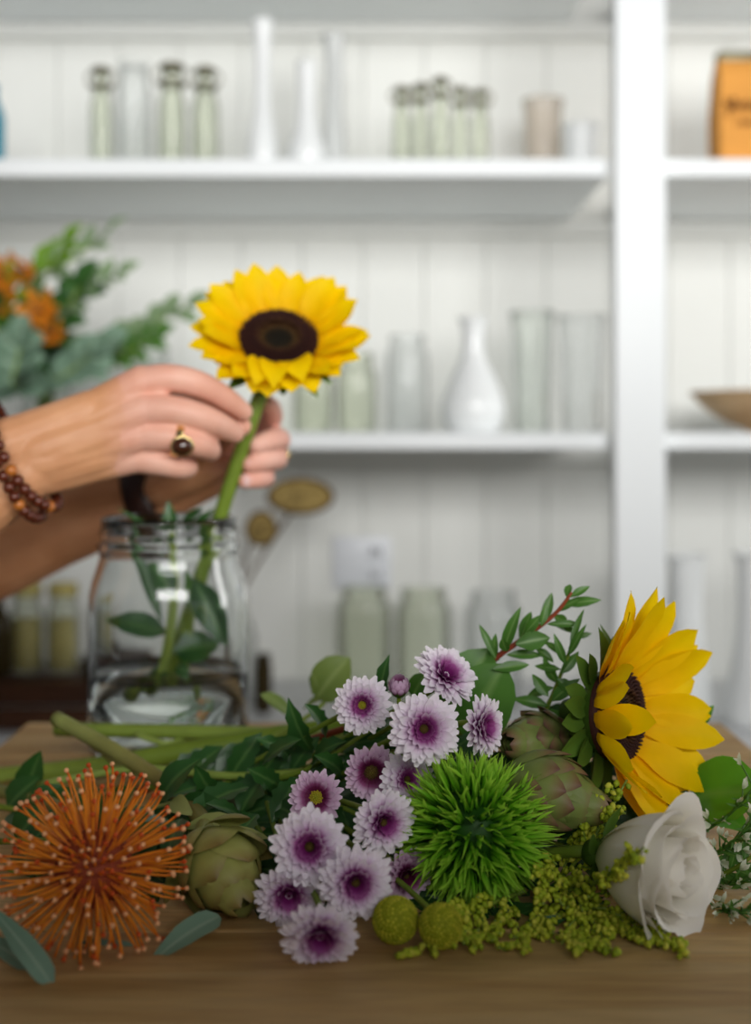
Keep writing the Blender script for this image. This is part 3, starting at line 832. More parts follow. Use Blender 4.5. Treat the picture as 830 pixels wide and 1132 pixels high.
sunflower(SF2, (.78, -.62, .10), .068, .0255, 'sunflower lying on its side at the right of the bunch', [P(622, 815, .725), P(520, 812, .79), P(372, 806, .85), P(200, 832, .862), P(100, 849, .868), P(-40, 864, .875)], .0075, .60, .14, seed=9, special=side_petals, rings=((17, 1.0, -.05), (16, .98, .12)))

# chrysanthemums
MUMS = [
    (401, 779, .690, 66, (-.10, -.95, .12), 'small chrysanthemum with a yellow eye at the upper left of its cluster', 'lilac', .17, 'mum_eye'),
    (490, 749, .690, 74, (.45, -.62, .62), 'topmost white and purple chrysanthemum, tilted up to the right', 'lilac', .10, 'lilac'),
    (468, 805, .655, 82, (.05, -.98, .10), 'large chrysanthemum facing the camera just above the green ball flower', 'lilac', .13, 'mum_eye_dark'),
    (529, 803, .672, 70, (.78, -.60, .08), 'chrysanthemum turned right, beside the round eucalyptus leaves', 'lilac', .10, 'lilac'),
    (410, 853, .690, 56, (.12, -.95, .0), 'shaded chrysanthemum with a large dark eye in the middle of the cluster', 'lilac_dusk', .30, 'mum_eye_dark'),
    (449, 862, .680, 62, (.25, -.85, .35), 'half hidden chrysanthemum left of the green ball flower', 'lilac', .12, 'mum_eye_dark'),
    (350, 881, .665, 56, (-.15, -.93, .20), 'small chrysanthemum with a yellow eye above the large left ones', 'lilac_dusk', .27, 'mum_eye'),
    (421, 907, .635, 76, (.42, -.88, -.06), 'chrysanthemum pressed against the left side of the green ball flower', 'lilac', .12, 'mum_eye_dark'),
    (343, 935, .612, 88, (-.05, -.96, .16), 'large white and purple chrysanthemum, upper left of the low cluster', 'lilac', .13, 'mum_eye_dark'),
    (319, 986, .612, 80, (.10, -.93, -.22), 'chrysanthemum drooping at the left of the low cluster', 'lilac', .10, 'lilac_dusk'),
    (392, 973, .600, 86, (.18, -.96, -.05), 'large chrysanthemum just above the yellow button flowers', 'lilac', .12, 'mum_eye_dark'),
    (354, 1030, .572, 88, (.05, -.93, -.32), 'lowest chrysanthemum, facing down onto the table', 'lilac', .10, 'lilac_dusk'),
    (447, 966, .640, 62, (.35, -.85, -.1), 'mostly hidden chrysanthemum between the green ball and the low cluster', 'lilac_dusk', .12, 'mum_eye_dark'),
]
for i, (px, py, d, dm, n, lab, mt, ey, em) in enumerate(MUMS):
    mum(px, py, d, dm, n, lab, 20 + i, mt, ey, em, to=(265 + (i * 29) % 60, 850 + (i * 13) % 28, .78 + (i % 4) * .02))
# closed pink bud
o = thing('chrysanthemum_bud', 'closed pink chrysanthemum bud between the two top blooms', 'flower bud', frame(P(441, 765, .70), (0, -.5, .85)))
mb = MB()
for k in range(3):
    for i in range(9):
        a = 2 * PI * (i + .5 * k) / 9; rd = V((math.cos(a), math.sin(a), 0)); mb.leaf(rd * .003, rd * (.0062 - .0015 * k) + V((0, 0, .007 + .002 * k)), .0035, 'mum', rd, .2, -.3, 0, 5, 1, t0=.2, t1=.75)
mb.build('petals', M['lilac_dusk'], o)
mb = MB(); mb.lathe([(0, -.003), (.004, -.001), (.0055, .003), (.004, .004)], 12); mb.build('calyx', M['sepal'], o)
mb = MB(); mb.tube([P(441, 768, .70), P(436, 800, .715), P(380, 830, .76)], .0014, 6, 5); mb.build('stem', M['stem'], o, world=True)

# green spiky ball
DC = P(523, 918, .648); DR = .0410
o = thing('green_dianthus', 'spiky bright green ball flower in the middle of the bunch', 'flower', frame(DC, (0, -.85, .5)))
mb = MB(); mb.ball((0, 0, 0), DR * .55, 16, 10, t=0); mb.build('core', M['spiky'], o)
r = random.Random(2); random.seed(3)
mb = MB()
ND = 800
for i in range(ND):
    cz = 1 - 2 * (i + .5) / ND; th = math.acos(cz); a = i * GA
    d = V((math.sin(th) * math.cos(a), math.sin(th) * math.sin(a), cz)); d = (d + V((r.uniform(-.3, .3), r.uniform(-.3, .3), r.uniform(-.3, .3)))).normalized()
    b = d * DR * r.uniform(.42, .6); L = DR * r.uniform(.42, .60); s = d.cross(V((r.uniform(-1, 1), r.uniform(-1, 1), r.uniform(-1, 1)))).normalized()
    tip = b + d * L + s * L * r.uniform(-.15, .35)
    mb.leaf(b, tip, r.uniform(.0020, .0030), 'spike', s.cross(d) + s * .3, r.uniform(0, .12), .6, .4, 5, 1, tip_bend=r.uniform(-.1, .3))
    if i % 2 == 0:
        q = b.lerp(tip, .55); s2 = d.cross(s); e = q + d * L * .45 + s2 * L * r.uniform(-.35, .35)
        mb.leaf(q, e, .0022, 'spike', s, .05, .5, .4, 3, 1, t0=.5)
mb.build('bracts', M['spiky'], o)
mb = MB(); mb.tube([DC + V((0, .02, 0)), P(470, 880, .72), P(380, 850, .80)], .003, 8, 6); mb.build('stem', M['stem'], o, world=True)

# yellow button flowers
for (px, py, d, rp, lab, sd) in ((437, 1017, .590, 26, 'yellow button flower beside the low chrysanthemum', 1), (487, 1027, .584, 25, 'yellow button flower half covered by goldenrod', 2)):
    c = P(px, py, d); R = rp * d / F; c.z = max(c.z, TZ + R * 1.0)
    o = thing('billy_button', lab, 'flower', frame(c, (.1, -.9, .3)), 'yellow button flowers')
    mb = MB(); mb.ball((0, 0, 0), R * .93, 20, 12, t=0)
    for i in range(330):
        cz = 1 - 2 * (i + .5) / 330; th = math.acos(cz); a = i * GA; dd = V((math.sin(th) * math.cos(a), math.sin(th) * math.sin(a), cz))
        mb.octa(dd * R * .92, R * .085, dd, (i * 7 % 10) / 10, 1.0)
    mb.build('flower_head', M['billy'], o)
    mb = MB(); mb.tube([c + V((0, R * .8, 0)), c + V((-.02, .05, .004)), c + V((-.06, .12, .01))], .0016, 7, 5); mb.build('stem', M['stem'], o, world=True)

# white rose
RC = P(724, 960, .612)
rs = thing('white_rose', 'white rose opening to the right at the end of the bunch', 'flower', frame(RC, (.72, -.68, .02)))
RR, RH = .0302, .052
r = random.Random(4)


def rose_petal(a0, span, rk, zb, zt, curl, seed, inner=False):
    q = random.Random(seed); mb = MB(); rows, ts = [], []
    NU, NVV = 12, 14
    ph = q.uniform(0, 6)
    for i in range(NVV + 1):
        v = i / NVV; row = []
        for j in range(NU + 1):
            s = j / NU * 2 - 1; a = a0 + s * span
            edge = 1 - .09 * s * s - .05 * abs(s) ** 6
            vv = v * edge
            rr = rk * (.18 + .82 * math.sin(min(1, vv * 1.12 + .02) * PI / 2) ** .75)
            if inner: rr = rk * (.5 + .5 * math.sin(min(1, vv * 1.2) * PI / 2)) * (1 - .18 * max(0, vv - .6) / .4)
            cl = max(0, vv - .72) / .28; rr += curl * (1 - .95 * s * s) * cl * cl * (1 + .25 * math.sin(3 * a + ph)); z = lerp(zb, zt, vv) - (curl * .35 * cl ** 3) + .0012 * math.sin(a * 4 + ph) * v
            rr += .0012 * (s + 1) * .5 * (0 if inner else 1)
            row.append(V((rr * math.cos(a), rr * math.sin(a), z))); ts.append(v)
        rows.append(row)
    mb.grid(rows, ts); return mb


for i in range(5): rose_petal(1.0 + i * 2 * PI / 5, 1.05, RR * .92, -.030, .016 + .003 * (i % 2), .011, 30 + i).build('petal', M['rose'], rs)
for i in range(5): rose_petal(1.1 + i * 2 * PI / 5, .95, RR * .74, -.028, .021, .007, 40 + i).build('petal', M['rose'], rs)
for i in range(5): rose_petal(.2 + i * 2 * PI / 5, 1.0, RR * .56, -.024, .022, .003, 50 + i).build('petal', M['rose'], rs)
for i in range(4): rose_petal(.9 + i * 2 * PI / 4, 1.1, RR * .38, -.020, .021, .001, 60 + i, True).build('petal', M['rose'], rs)
for i in range(3): rose_petal(.4 + i * 2 * PI / 3, 1.2, RR * .20, -.018, .019, .0, 70 + i, True).build('petal', M['rose'], rs)
mb = MB()
for i in range(5):
    a = i * 2 * PI / 5; rd = V((math.cos(a), math.sin(a), 0)); mb.leaf(rd * .004 + V((0, 0, -.031)), rd * .026 + V((0, 0, -.024)), .010, 'lance', V((0, 0, 1)), -.1, .1, .1, 6, 2)
mb.lathe([(0, -.042), (.006, -.040), (.008, -.034), (.006, -.028)], 14); mb.build('calyx', M['sepal'], rs)
mb = MB(); zz = V((.72, -.68, .02)).normalized(); e = RC - zz * .04; mb.tube([e, V((e.x - .04, e.y + .05, TZ + .012)), P(520, 870, .78)], .0032, 9, 6); mb.build('stem', M['stem'], rs, world=True)

# goldenrod


def goldenrod(pts, label, seed, n=9, L=.03, dens=11, fr=.0018):
    r = random.Random(seed); sp = spline(pts, 8)
    o = thing('goldenrod', label, 'flower', T(pts[0]), 'goldenrod sprigs')
    st, fl = MB(), MB(); st.tube(sp, [lerp(.0014, .0006, i / (len(sp) - 1)) for i in range(len(sp))], 6)
    def blob(p, k=1.0):
        q = p + V((r.gauss(0, .0014), r.gauss(0, .0014), r.gauss(0, .0014))); q.z = max(q.z, TZ + fr)
        fl.octa(q, fr * r.uniform(.65, 1.15) * k, (r.uniform(-1, 1), r.uniform(-1, 1), r.uniform(0, 1.5)), r.random(), 1.35)
    for i in range(n):
        u = .22 + .74 * i / n; k = int(u * (len(sp) - 1)); p = sp[k]; t = (sp[min(k + 1, len(sp) - 1)] - sp[k - 1]).normalized()
        v = t.cross(V((0, -.7, .7))).normalized() * (1 if i % 2 else -1)
        d = (t * .75 + v * .6 + V((r.uniform(-.3, .3), r.uniform(-.4, .1), r.uniform(-.1, .35)))).normalized(); l = L * r.uniform(.6, 1.1) * (1 - .55 * u)
        tip = p + d * l + V((0, -.002, -.12 * l)); tip.z = max(tip.z, TZ + .003)
        q = spline([p, p.lerp(tip, .5) + V((0, 0, .08 * l)), tip], 4); st.tube(q, .0006, 5)
        for j in range(dens): blob(q[0].lerp(q[-1], .15 + .85 * j / dens) + V((0, 0, .05 * l)))
    for j in range(dens * 2): blob(sp[int((.45 + .55 * j / (dens * 2)) * (len(sp) - 1))])
    st.build('stem', M['stem'], o, world=True); fl.build('florets', M['solidago'], o, world=True)
    return o


GR = [
    ([(600, 985, .66), (650, 1010, .625), (700, 1045, .60), (768, 1072, .578)], 'goldenrod sprig reaching furthest right across the table', 12, .034),
    ([(570, 960, .66), (600, 1000, .63), (590, 1040, .60), (560, 1072, .578)], 'goldenrod sprig drooping below the green ball flower', 10, .030),
    ([(560, 990, .64), (520, 1010, .61), (490, 1040, .59), (447, 1080, .568)], 'goldenrod sprig lying left in front of the yellow buttons', 10, .024),
    ([(580, 985, .64), (540, 1000, .615), (515, 1010, .605), (497, 1022, .60)], 'short goldenrod tuft resting over the second yellow button', 7, .022),
    ([(600, 990, .66), (630, 960, .65), (660, 920, .65), (693, 862, .66)], 'goldenrod sprig standing up between artichoke and tilted sunflower', 9, .026),
    ([(600, 1000, .65), (640, 985, .63), (675, 965, .60), (712, 937, .572)], 'goldenrod sprig lying across the left side of the rose', 10, .020),
    ([(590, 1000, .65), (625, 1030, .61), (640, 1050, .592), (655, 1070, .578)], 'goldenrod sprig pointing straight at the camera under the rose', 11, .032),
    ([(590, 935, .66), (600, 955, .635), (606, 975, .62), (600, 1000, .61)], 'short goldenrod tuft hugging the right side of the green ball', 8, .022),
    ([(600, 1000, .65), (650, 1020, .615), (690, 1035, .60), (722, 1052, .588)], 'goldenrod sprig between the farthest one and the rose', 11, .030),
    ([(560, 1000, .65), (560, 1030, .62), (540, 1050, .60), (520, 1062, .585)], 'goldenrod sprig hanging between the yellow buttons and the drooping sprig', 9, .024),
    ([(600, 960, .67), (630, 985, .64), (640, 1000, .625), (650, 1020, .61)], 'goldenrod tuft in the middle of the goldenrod heap', 10, .028),
    ([(610, 940, .68), (640, 930, .66), (655, 905, .655), (668, 890, .65)], 'short goldenrod tuft just below the purple tipped artichoke', 8, .022),
    ([(610, 1000, .66), (640, 1010, .64), (670, 1018, .622), (698, 1026, .608)], 'goldenrod sprig lying just left of the white rose', 9, .02),
]
for i, (pts, lab, n, L) in enumerate(GR): goldenrod([P(*p) for p in pts], lab, 80 + i, n, L)

# dark leafy filling under the goldenrod
r = random.Random(31)
random.seed(31)


def spray(name, label, pts, n, L, W, mat, stem, seed, shape='lance', group=None, cat='foliage', ang=.8, face=(0, -.8, .6), r0=.002):
    rr = random.Random(seed); q = [P(*p) for p in pts]
    lv = auto_leaves(q, n, L, W, rr, .1, ang)
    lv2 = []
    for a, b, w in lv:
        b = b.copy(); b.z = max(b.z, TZ + .004); lv2.append((a, b, w))
    return leafy(name, label, cat, q, lv2, mat, stem, r0, .0007, shape, group, face, seed)


spray('green_filler', 'dark narrow leaved green spray under the goldenrod', [(520, 950, .70), (570, 985, .665), (620, 1010, .64), (660, 1030, .62)], 22, .030, .007, 'leaf_dark', 'stem', 41)
spray('green_filler', 'dark narrow leaved green spray below the green ball', [(500, 960, .69), (530, 1000, .65), (560, 1020, .63), (600, 1045, .61)], 20, .028, .007, 'leaf_dark', 'stem', 42)
spray('green_filler', 'dark green spray between the artichoke and the rose', [(560, 920, .72), (620, 935, .69), (670, 955, .675), (700, 990, .66)], 20, .034, .012, 'leaf_dark', 'stem', 43)
spray('green_filler', 'dark green leaves under the low chrysanthemums', [(240, 1000, .68), (300, 1020, .66), (370, 1030, .64), (440, 1040, .63)], 16, .034, .015, 'leaf_dark', 'stem', 44, 'ovate')
spray('green_filler', 'dark green leaves behind the chrysanthemum cluster', [(300, 900, .74), (370, 890, .72), (430, 930, .70), (470, 980, .68)], 18, .04, .018, 'leaf_dark', 'stem', 45, 'tooth')

FILL = [
    ('dark leafy spray behind the olive artichoke', [(150, 905, .80), (200, 915, .75), (240, 935, .71), (280, 960, .69)], 16, .042, .018, 'tooth'),
    ('dark leafy spray between the olive artichoke and the chrysanthemums', [(230, 880, .78), (280, 910, .73), (300, 950, .70), (300, 990, .68)], 16, .042, .018, 'tooth'),
    ('dark leafy spray at the foot of the olive artichoke', [(180, 960, .70), (220, 1000, .66), (260, 1020, .64), (320, 1040, .625)], 15, .032, .015, 'ovate'),
    ('dark leafy spray behind the middle chrysanthemums', [(330, 880, .75), (380, 890, .73), (430, 890, .72), (470, 900, .71)], 18, .042, .018, 'tooth'),
    ('dark leafy spray under the topmost chrysanthemums', [(360, 830, .76), (410, 830, .74), (460, 840, .73), (520, 850, .72)], 18, .04, .018, 'tooth'),
    ('dark leafy spray behind the green ball flower', [(470, 870, .76), (530, 870, .74), (590, 880, .73), (640, 900, .72)], 16, .045, .02, 'ovate'),
    ('dark leafy spray behind the yellow button flowers', [(370, 1000, .67), (420, 1005, .65), (470, 1010, .64), (520, 1020, .63)], 16, .03, .013, 'ovate'),
    ('dark leafy spray behind the tilted sunflower', [(580, 800, .78), (620, 820, .77), (660, 850, .76), (700, 880, .75)], 15, .045, .022, 'ovate'),
    ('dark leafy spray below the tilted sunflower', [(600, 910, .73), (650, 915, .72), (700, 910, .715), (740, 905, .71)], 15, .036, .016, 'ovate'),
    ('dark leafy spray in the gap beside the knotty cut stem', [(160, 870, .80), (220, 870, .78), (280, 860, .77), (340, 850, .76)], 18, .045, .02, 'tooth'),
    ('dark leafy spray behind the pincushion', [(-10, 890, .80), (50, 900, .76), (110, 910, .73), (170, 930, .71)], 14, .04, .02, 'ovate'),
    ('dark leafy spray close behind the pins of the pincushion', [(0, 930, .72), (60, 930, .68), (120, 945, .665), (180, 955, .67)], 18, .036, .018, 'ovate'),
    ('dark leafy spray under the pincushion', [(10, 960, .69), (60, 1000, .66), (120, 1015, .65), (180, 1010, .65)], 14, .034, .016, 'ovate'),
]
for i, (lab, pts, n, L, W, shp) in enumerate(FILL): spray('green_filler', lab, pts, n, L, W, 'leaf_dark', 'stem', 100 + i, shp)

# toothed chrysanthemum foliage left of the blooms: explicit leaves
TL = [((345, 830), (318, 775), 26, .74), ((360, 815), (338, 778), 24, .74), ((300, 850), (262, 900), 40, .74), ((290, 845), (330, 815), 26, .73), ((275, 870), (205, 905), 34, .72), ((250, 870), (180, 880), 22, .74),
      ((330, 860), (300, 910), 34, .71), ((320, 840), (285, 815), 24, .76), ((345, 850), (385, 820), 30, .73), ((300, 890), (345, 910), 30, .70), ((370, 830), (425, 815), 28, .74), ((380, 860), (345, 835), 26, .72),
      ((425, 780), (428, 726), 22, .72), ((285, 900), (255, 935), 28, .69), ((240, 885), (215, 845), 26, .74), ((310, 870), (275, 850), 26, .73), ((385, 870), (330, 868), 22, .72), ((270, 905), (225, 890), 22, .70)]
leafy('chrysanthemum_foliage', 'dark toothed leaves left of the chrysanthemum blooms', 'foliage', [P(210, 850, .82), P(280, 862, .77), P(340, 850, .745), P(420, 800, .735)],
      [(P(*a, d + .01), P(*b, d - .01), w / F * d, None, 'tooth') for a, b, w, d in TL], 'leaf_dark', 'stem', .0024, .0012, 'tooth', face=(-.1, -.7, .7), seed=8, bend=.1, fold=.25)
for i, (a, b, c_) in enumerate((((215, 880, .76), (300, 850, .76), (355, 812, .74)), ((240, 900, .72), (310, 880, .72), (400, 845, .72)), ((215, 862, .80), (320, 852, .77), (440, 822, .74)))):
    pass
# red eucalyptus stem with its leaves
leafy('eucalyptus_branch', 'round leaved eucalyptus branch with a red stem behind the chrysanthemums', 'foliage', [P(150, 876, .80), P(205, 858, .80), P(285, 836, .79), P(400, 800, .765), P(500, 775, .75), P(560, 755, .745)],
      [(P(498, 800, .74), P(538, 718, .735), .036, (-.2, -.85, .4), 'round'), (P(515, 815, .735), P(556, 735, .725), .040, (-.2, -.9, .3), 'round'), (P(456, 770, .74), P(470, 745, .735), .013, None, 'round')], 'leaf_mid', 'stem_red', .0028, .0018, 'round', seed=6)
leafy('eucalyptus_branch', 'olive leaved eucalyptus twig just right of the jar', 'foliage', [P(250, 842, .88), P(310, 810, .85), P(355, 780, .84), P(375, 745, .835)],
      [(P(350, 772, .84), P(384, 728, .83), .028, (-.3, -.8, .3), 'round'), (P(320, 790, .85), P(290, 766, .845), .012, (0, -.5, .8), 'round'), (P(352, 764, .84), P(346, 745, .83), .016, (.4, -.8, .2), 'ovate'), (P(335, 785, .845), P(365, 770, .84), .014, (0, -.4, .9), 'round')], 'leaf_olive', 'stem_pale', .0022, .0012, 'round', seed=9)

# small leaved eucalyptus with red stem, upper right
q = [P(500, 800, .76), P(538, 738, .74), P(575, 708, .735), P(612, 680, .73), P(632, 655, .727)]
lv = []
for (a, b, w) in (((548, 728), (530, 690), 9), ((545, 732), (548, 700), 10), ((556, 722), (574, 672), 14), ((560, 720), (555, 705), 12), ((575, 708), (588, 676), 14), ((570, 712), (608, 705), 22), ((580, 700), (598, 680), 12), ((600, 690), (610, 655), 12), ((598, 692), (604, 668), 10),
                  ((612, 680), (626, 690), 13), ((615, 676), (640, 662), 10), ((622, 668), (664, 663), 12), ((626, 660), (630, 645), 9), ((630, 660), (652, 648), 9), ((545, 740), (585, 735), 13), ((560, 724), (600, 724), 12), ((592, 716), (612, 732), 10), ((552, 730), (536, 718), 12), ((605, 690), (642, 690), 9), ((610, 690), (640, 700), 8)):
    d = .735 + rnd.uniform(-.012, .012); lv.append((P(*a, d), P(*b, d + rnd.uniform(-.012, .012)), w / F * d))
leafy('small_leaved_eucalyptus', 'small leaved sprig with a red stem rising behind the sunflower', 'foliage', q, lv, 'leaf_mid', 'stem_red', .0022, .0009, 'lance', seed=12, face=(-.1, -.9, .4))
q = [P(560, 850, .76), P(600, 790, .74), P(622, 740, .735), P(640, 690, .73)]
lv = []
for (a, b, w) in (((606, 780), (566, 772), 14), ((606, 770), (588, 745), 13), ((612, 760), (580, 770), 12), ((615, 755), (600, 725), 12), ((620, 745), (640, 720), 12), ((625, 735), (612, 700), 10), ((628, 725), (648, 690), 9), ((630, 715), (645, 672), 8), ((610, 775), (640, 750), 16), ((600, 790), (575, 800), 12), ((615, 750), (638, 770), 14), ((625, 725), (600, 708), 9), ((632, 705), (655, 700), 7), ((602, 785), (628, 800), 14), ((620, 740), (590, 736), 9), ((634, 700), (618, 685), 7)):
    d = .735 + rnd.uniform(-.01, .01); lv.append((P(*a, d), P(*b, d + rnd.uniform(-.012, .012)), w / F * d))
leafy('small_leaved_eucalyptus', 'light green small leaved sprig touching the back of the tilted sunflower', 'foliage', q, lv, 'leaf_mid', 'stem', .0018, .0008, 'ovate', seed=13, face=(-.2, -.9, .3))

# broad leaf at right, white filler
leafy('broad_leaf', 'broad bright green leaf behind the rose at the right edge', 'foliage', [P(700, 900, .76), P(740, 885, .735), P(770, 878, .725)],
      [(P(762, 884, .725), P(842, 874, .69), .042, (.1, -.85, .5), 'round'), (P(770, 892, .72), P(828, 918, .69), .024, (.1, -.8, .5), 'ovate'), (P(775, 800, .76), P(788, 780, .755), .008, None, 'ovate')], 'leaf_bright', 'stem', .0022, .0012, 'round', seed=14)


def filler(pts, label, seed, n=26):
    r = random.Random(seed); q = [P(*p) for p in pts]; sp = spline(q, 8); o = thing('white_filler_flower', label, 'flower', T(q[0]), 'white filler sprigs')
    st, fl = MB(), MB(); st.tube(sp, .0009, 6)
    for i in range(n):
        u = .15 + .85 * i / n; p = sp[int(u * (len(sp) - 1))]; d = V((r.uniform(-.6, 1), r.uniform(-1, .4), r.uniform(-.5, 1))).normalized(); e = p + d * r.uniform(.006, .014); e.z = max(e.z, TZ + .003)
        st.tube([p, e], .0005, 5)
        for j in range(3): fl.leaf(e, e + (d + V((r.uniform(-.5, .5), r.uniform(-.5, .5), r.uniform(-.5, .5)))) * .0055, .0026, 'petal', (r.uniform(-1, 1), -1, r.uniform(-1, 1)), .1, .2, .1, 3, 1, t0=.3)
        st.leaf(p, p + V((r.uniform(-1, 1), r.uniform(-1, 0), r.uniform(-.3, 1))) * .008, .0016, 'lance', (0, -1, .3), 0, 0, 0, 3, 1)
    st.build('stem', M['leaf_mid'], o, world=True); fl.build('florets', M['filler'], o, world=True)


filler([(740, 960, .70), (780, 950, .675), (810, 930, .66), (840, 905, .655)], 'white filler sprig right of the rose, upper one', 1)
filler([(740, 985, .69), (785, 985, .665), (815, 975, .655), (850, 965, .65)], 'white filler sprig right of the rose, middle one', 2)
filler([(730, 1000, .67), (780, 1005, .64), (810, 1008, .625), (850, 1000, .62)], 'white filler sprig right of the rose, lying lowest', 3)
filler([(745, 940, .71), (800, 905, .69), (825, 880, .68), (840, 862, .68)], 'white filler sprig sticking up at the right edge', 4, 18)
spray('green_filler', 'narrow green leaves right of the rose', [(740, 985, .69), (790, 970, .67), (820, 955, .66), (850, 930, .655)], 18, .022, .006, 'leaf_mid', 'stem', 46)

# leaves round the pincushion and stems on the left
leafy('ruscus_branch', 'glossy dark leaved branch behind the orange pincushion', 'foliage', [P(-20, 905, .84), P(60, 890, .80), P(150, 895, .75), P(215, 880, .735)],
      [(P(25, 885, .81), P(47, 828, .80), .020), (P(178, 885, .735), P(218, 838, .72), .020), (P(190, 890, .73), P(262, 906, .70), .021), (P(60, 890, .79), P(20, 905, .77), .018), (P(120, 895, .77), P(150, 870, .76), .016), (P(30, 888, .80), P(5, 870, .81), .012), (P(200, 905, .69), P(185, 950, .66), .018), (P(100, 900, .76), P(80, 930, .70), .02)], 'leaf_dark', 'stem_brown', .0018, .001, 'ovate', seed=15)
leafy('eucalyptus_branch', 'grey green eucalyptus leaves lying under the orange pincushion', 'foliage', [P(-30, 985, .70), P(20, 1010, .65), P(90, 1020, .63), P(170, 1010, .645)],
      [(P(-8, 1006, .566), P(58, 1088, .5465), .0115, (.35, -.6, .75), 'strap'), (P(-20, 1036, .572), P(34, 1068, .560), .011, (0, -.3, .95), 'strap'), (P(168, 1063, .575), P(243, 1010, .600), .0130, (-.25, -.75, .6), 'strap'), (P(60, 1050, .590), P(158, 1058, .583), .012, (0, -.5, .9), 'strap')],
      'leaf_gum', 'stem_brown', .0016, .001, 'strap', seed=16, bend=.05)
leafy('eucalyptus_branch', 'grey green eucalyptus leaf under the low chrysanthemums', 'foliage', [P(300, 1000, .68), P(340, 1025, .645), P(370, 1040, .62)], [(P(368, 1060, .595), P(424, 1036, .605), .012, (0, -.5, .9), 'strap'), (P(340, 1040, .62), P(300, 1052, .605), .010, (0, -.4, .9), 'strap')], 'leaf_gum', 'stem_brown', .0014, .001, 'strap', seed=17)
# pale torn bracts above the olive artichoke
leafy('pale_leaves', 'pale curled leaves above the olive artichoke', 'foliage', [P(205, 880, .77), P(220, 900, .73), P(240, 915, .69)],
      [(P(215, 935, .66), P(285, 918, .64), .012, (0, -.6, .8), 'lance'), (P(205, 915, .68), P(262, 905, .67), .011, (0, -.5, .8), 'lance'), (P(212, 930, .65), P(214, 985, .632), .018, (-.4, -.9, 0), 'round'), (P(240, 925, .665), P(298, 928, .65), .009, (0, -.6, .8), 'lance'), (P(190, 885, .72), P(212, 900, .70), .012, (0, -.6, .7), 'ovate')], 'leaf_pale', 'stem_brown', .0016, .001, 'lance', seed=18)
# loose cut stems
for (pts, rr, mt, lab) in (
        ([(150, 812, .875), (185, 822, .868), (215, 815, .885), (260, 835, .86)], .0022, 'stem_pale', 'short thin cut stem under the thick green stem'),
        ([(-30, 872, .86), (20, 862, .85), (45, 852, .845)], .0014, 'stem_brown', 'thin dark twig at the left edge'),
        ([(40, 868, .80), (150, 850, .79), (260, 858, .77), (380, 850, .74)], .0026, 'stem_pale', 'pale stem running under the dark leaves')):
    q = [P(*p) for p in pts]
    mb = MB(); mb.tube(q, rr, 9, 6); o = mb.build('twig', M[mt], origin=q[0]); tag(o, lab, 'twig')
mb = MB(); q = [P(75, 800, .835), P(88, 812, .83), P(100, 822, .825), P(135, 850, .805), P(150, 856, .80)]; mb.tube(q, .0018, 8, 5); o = mb.build('twig', M['stem_brown'], origin=q[0]); tag(o, 'brown side twig hanging off the knotty cut stem', 'twig')

# ------------------------------------------------------------------ blurred bouquet behind the hands
BV = base_at(52, 1.74, Z2)
bv = thing('glass_vase', 'clear vase holding the bouquet behind the hands', 'vase', T(BV))
mb = MB(); mb.lathe(shell([(.035, 0), (.038, .004), (.036, .06), (.042, .10)], .0025), 28); mb.build('glass_body', M['clear'], bv)
BT = BV + V((0, 0, .10)); BB = BV + V((0, 0, .01))


def bq(px, py, d=1.62): return P(px, py, d)


def branch(label, mids, tip, n, L, W, mat, seed, shape='ovate', name='foliage_branch', stem='stem', d=1.62):
    rr = random.Random(seed); pts = [BB + V((rr.uniform(-.012, .012), rr.uniform(-.01, .01), 0)), BT + V((rr.uniform(-.015, .015), rr.uniform(-.02, 0), 0))] + [bq(*m, d) for m in mids] + [bq(*tip, d - .02)]
    return leafy(name, label, 'foliage', pts, auto_leaves(pts, n, L, W, rr, .32, .85), mat, stem, .0028, .0012, shape, 'branches in the blurred bouquet', seed=seed, bend=.1)


branch('grey eucalyptus branch reaching up over the orange blooms of the bouquet', [(30, 330)], (118, 258), 26, .05, .026, 'leaf_sage', 51, 'ovate')
branch('grey leaved branch pointing right above the hand', [(60, 350)], (128, 306), 22, .055, .026, 'leaf_sage', 52, 'lance')
branch('mid green branch spreading right behind the held sunflower', [(110, 385)], (205, 340), 30, .055, .032, 'leaf_sage', 53, 'round', d=1.66)
branch('bright green leaved branch at the top of the bouquet', [(40, 320)], (72, 272), 14, .055, .034, 'leaf_fresh', 54, 'ovate')
branch('dark green leaved branch in the middle of the bouquet', [(50, 380)], (88, 318), 16, .065, .045, 'leaf_dark', 55, 'ovate')
branch('round leaved branch low in the bouquet above the wrist', [(60, 420)], (112, 385), 20, .06, .048, 'leaf_gum', 56, 'round', d=1.6)
branch('dark leaved branch at the left edge of the bouquet', [(15, 400)], (-20, 330), 18, .06, .045, 'leaf_dark', 57, 'ovate', d=1.6)
branch('blue green leaved branch by the left edge', [(15, 430)], (22, 385), 16, .065, .055, 'leaf_gum', 58, 'round', d=1.58)
branch('green branch trailing right just above the fingers', [(120, 400)], (170, 372), 18, .05, .03, 'leaf_mid', 59, 'ovate', d=1.64)
branch('green branch leaning left out of the bouquet', [(10, 360)], (10, 320), 14, .055, .03, 'leaf_fresh', 60, 'lance', d=1.62)
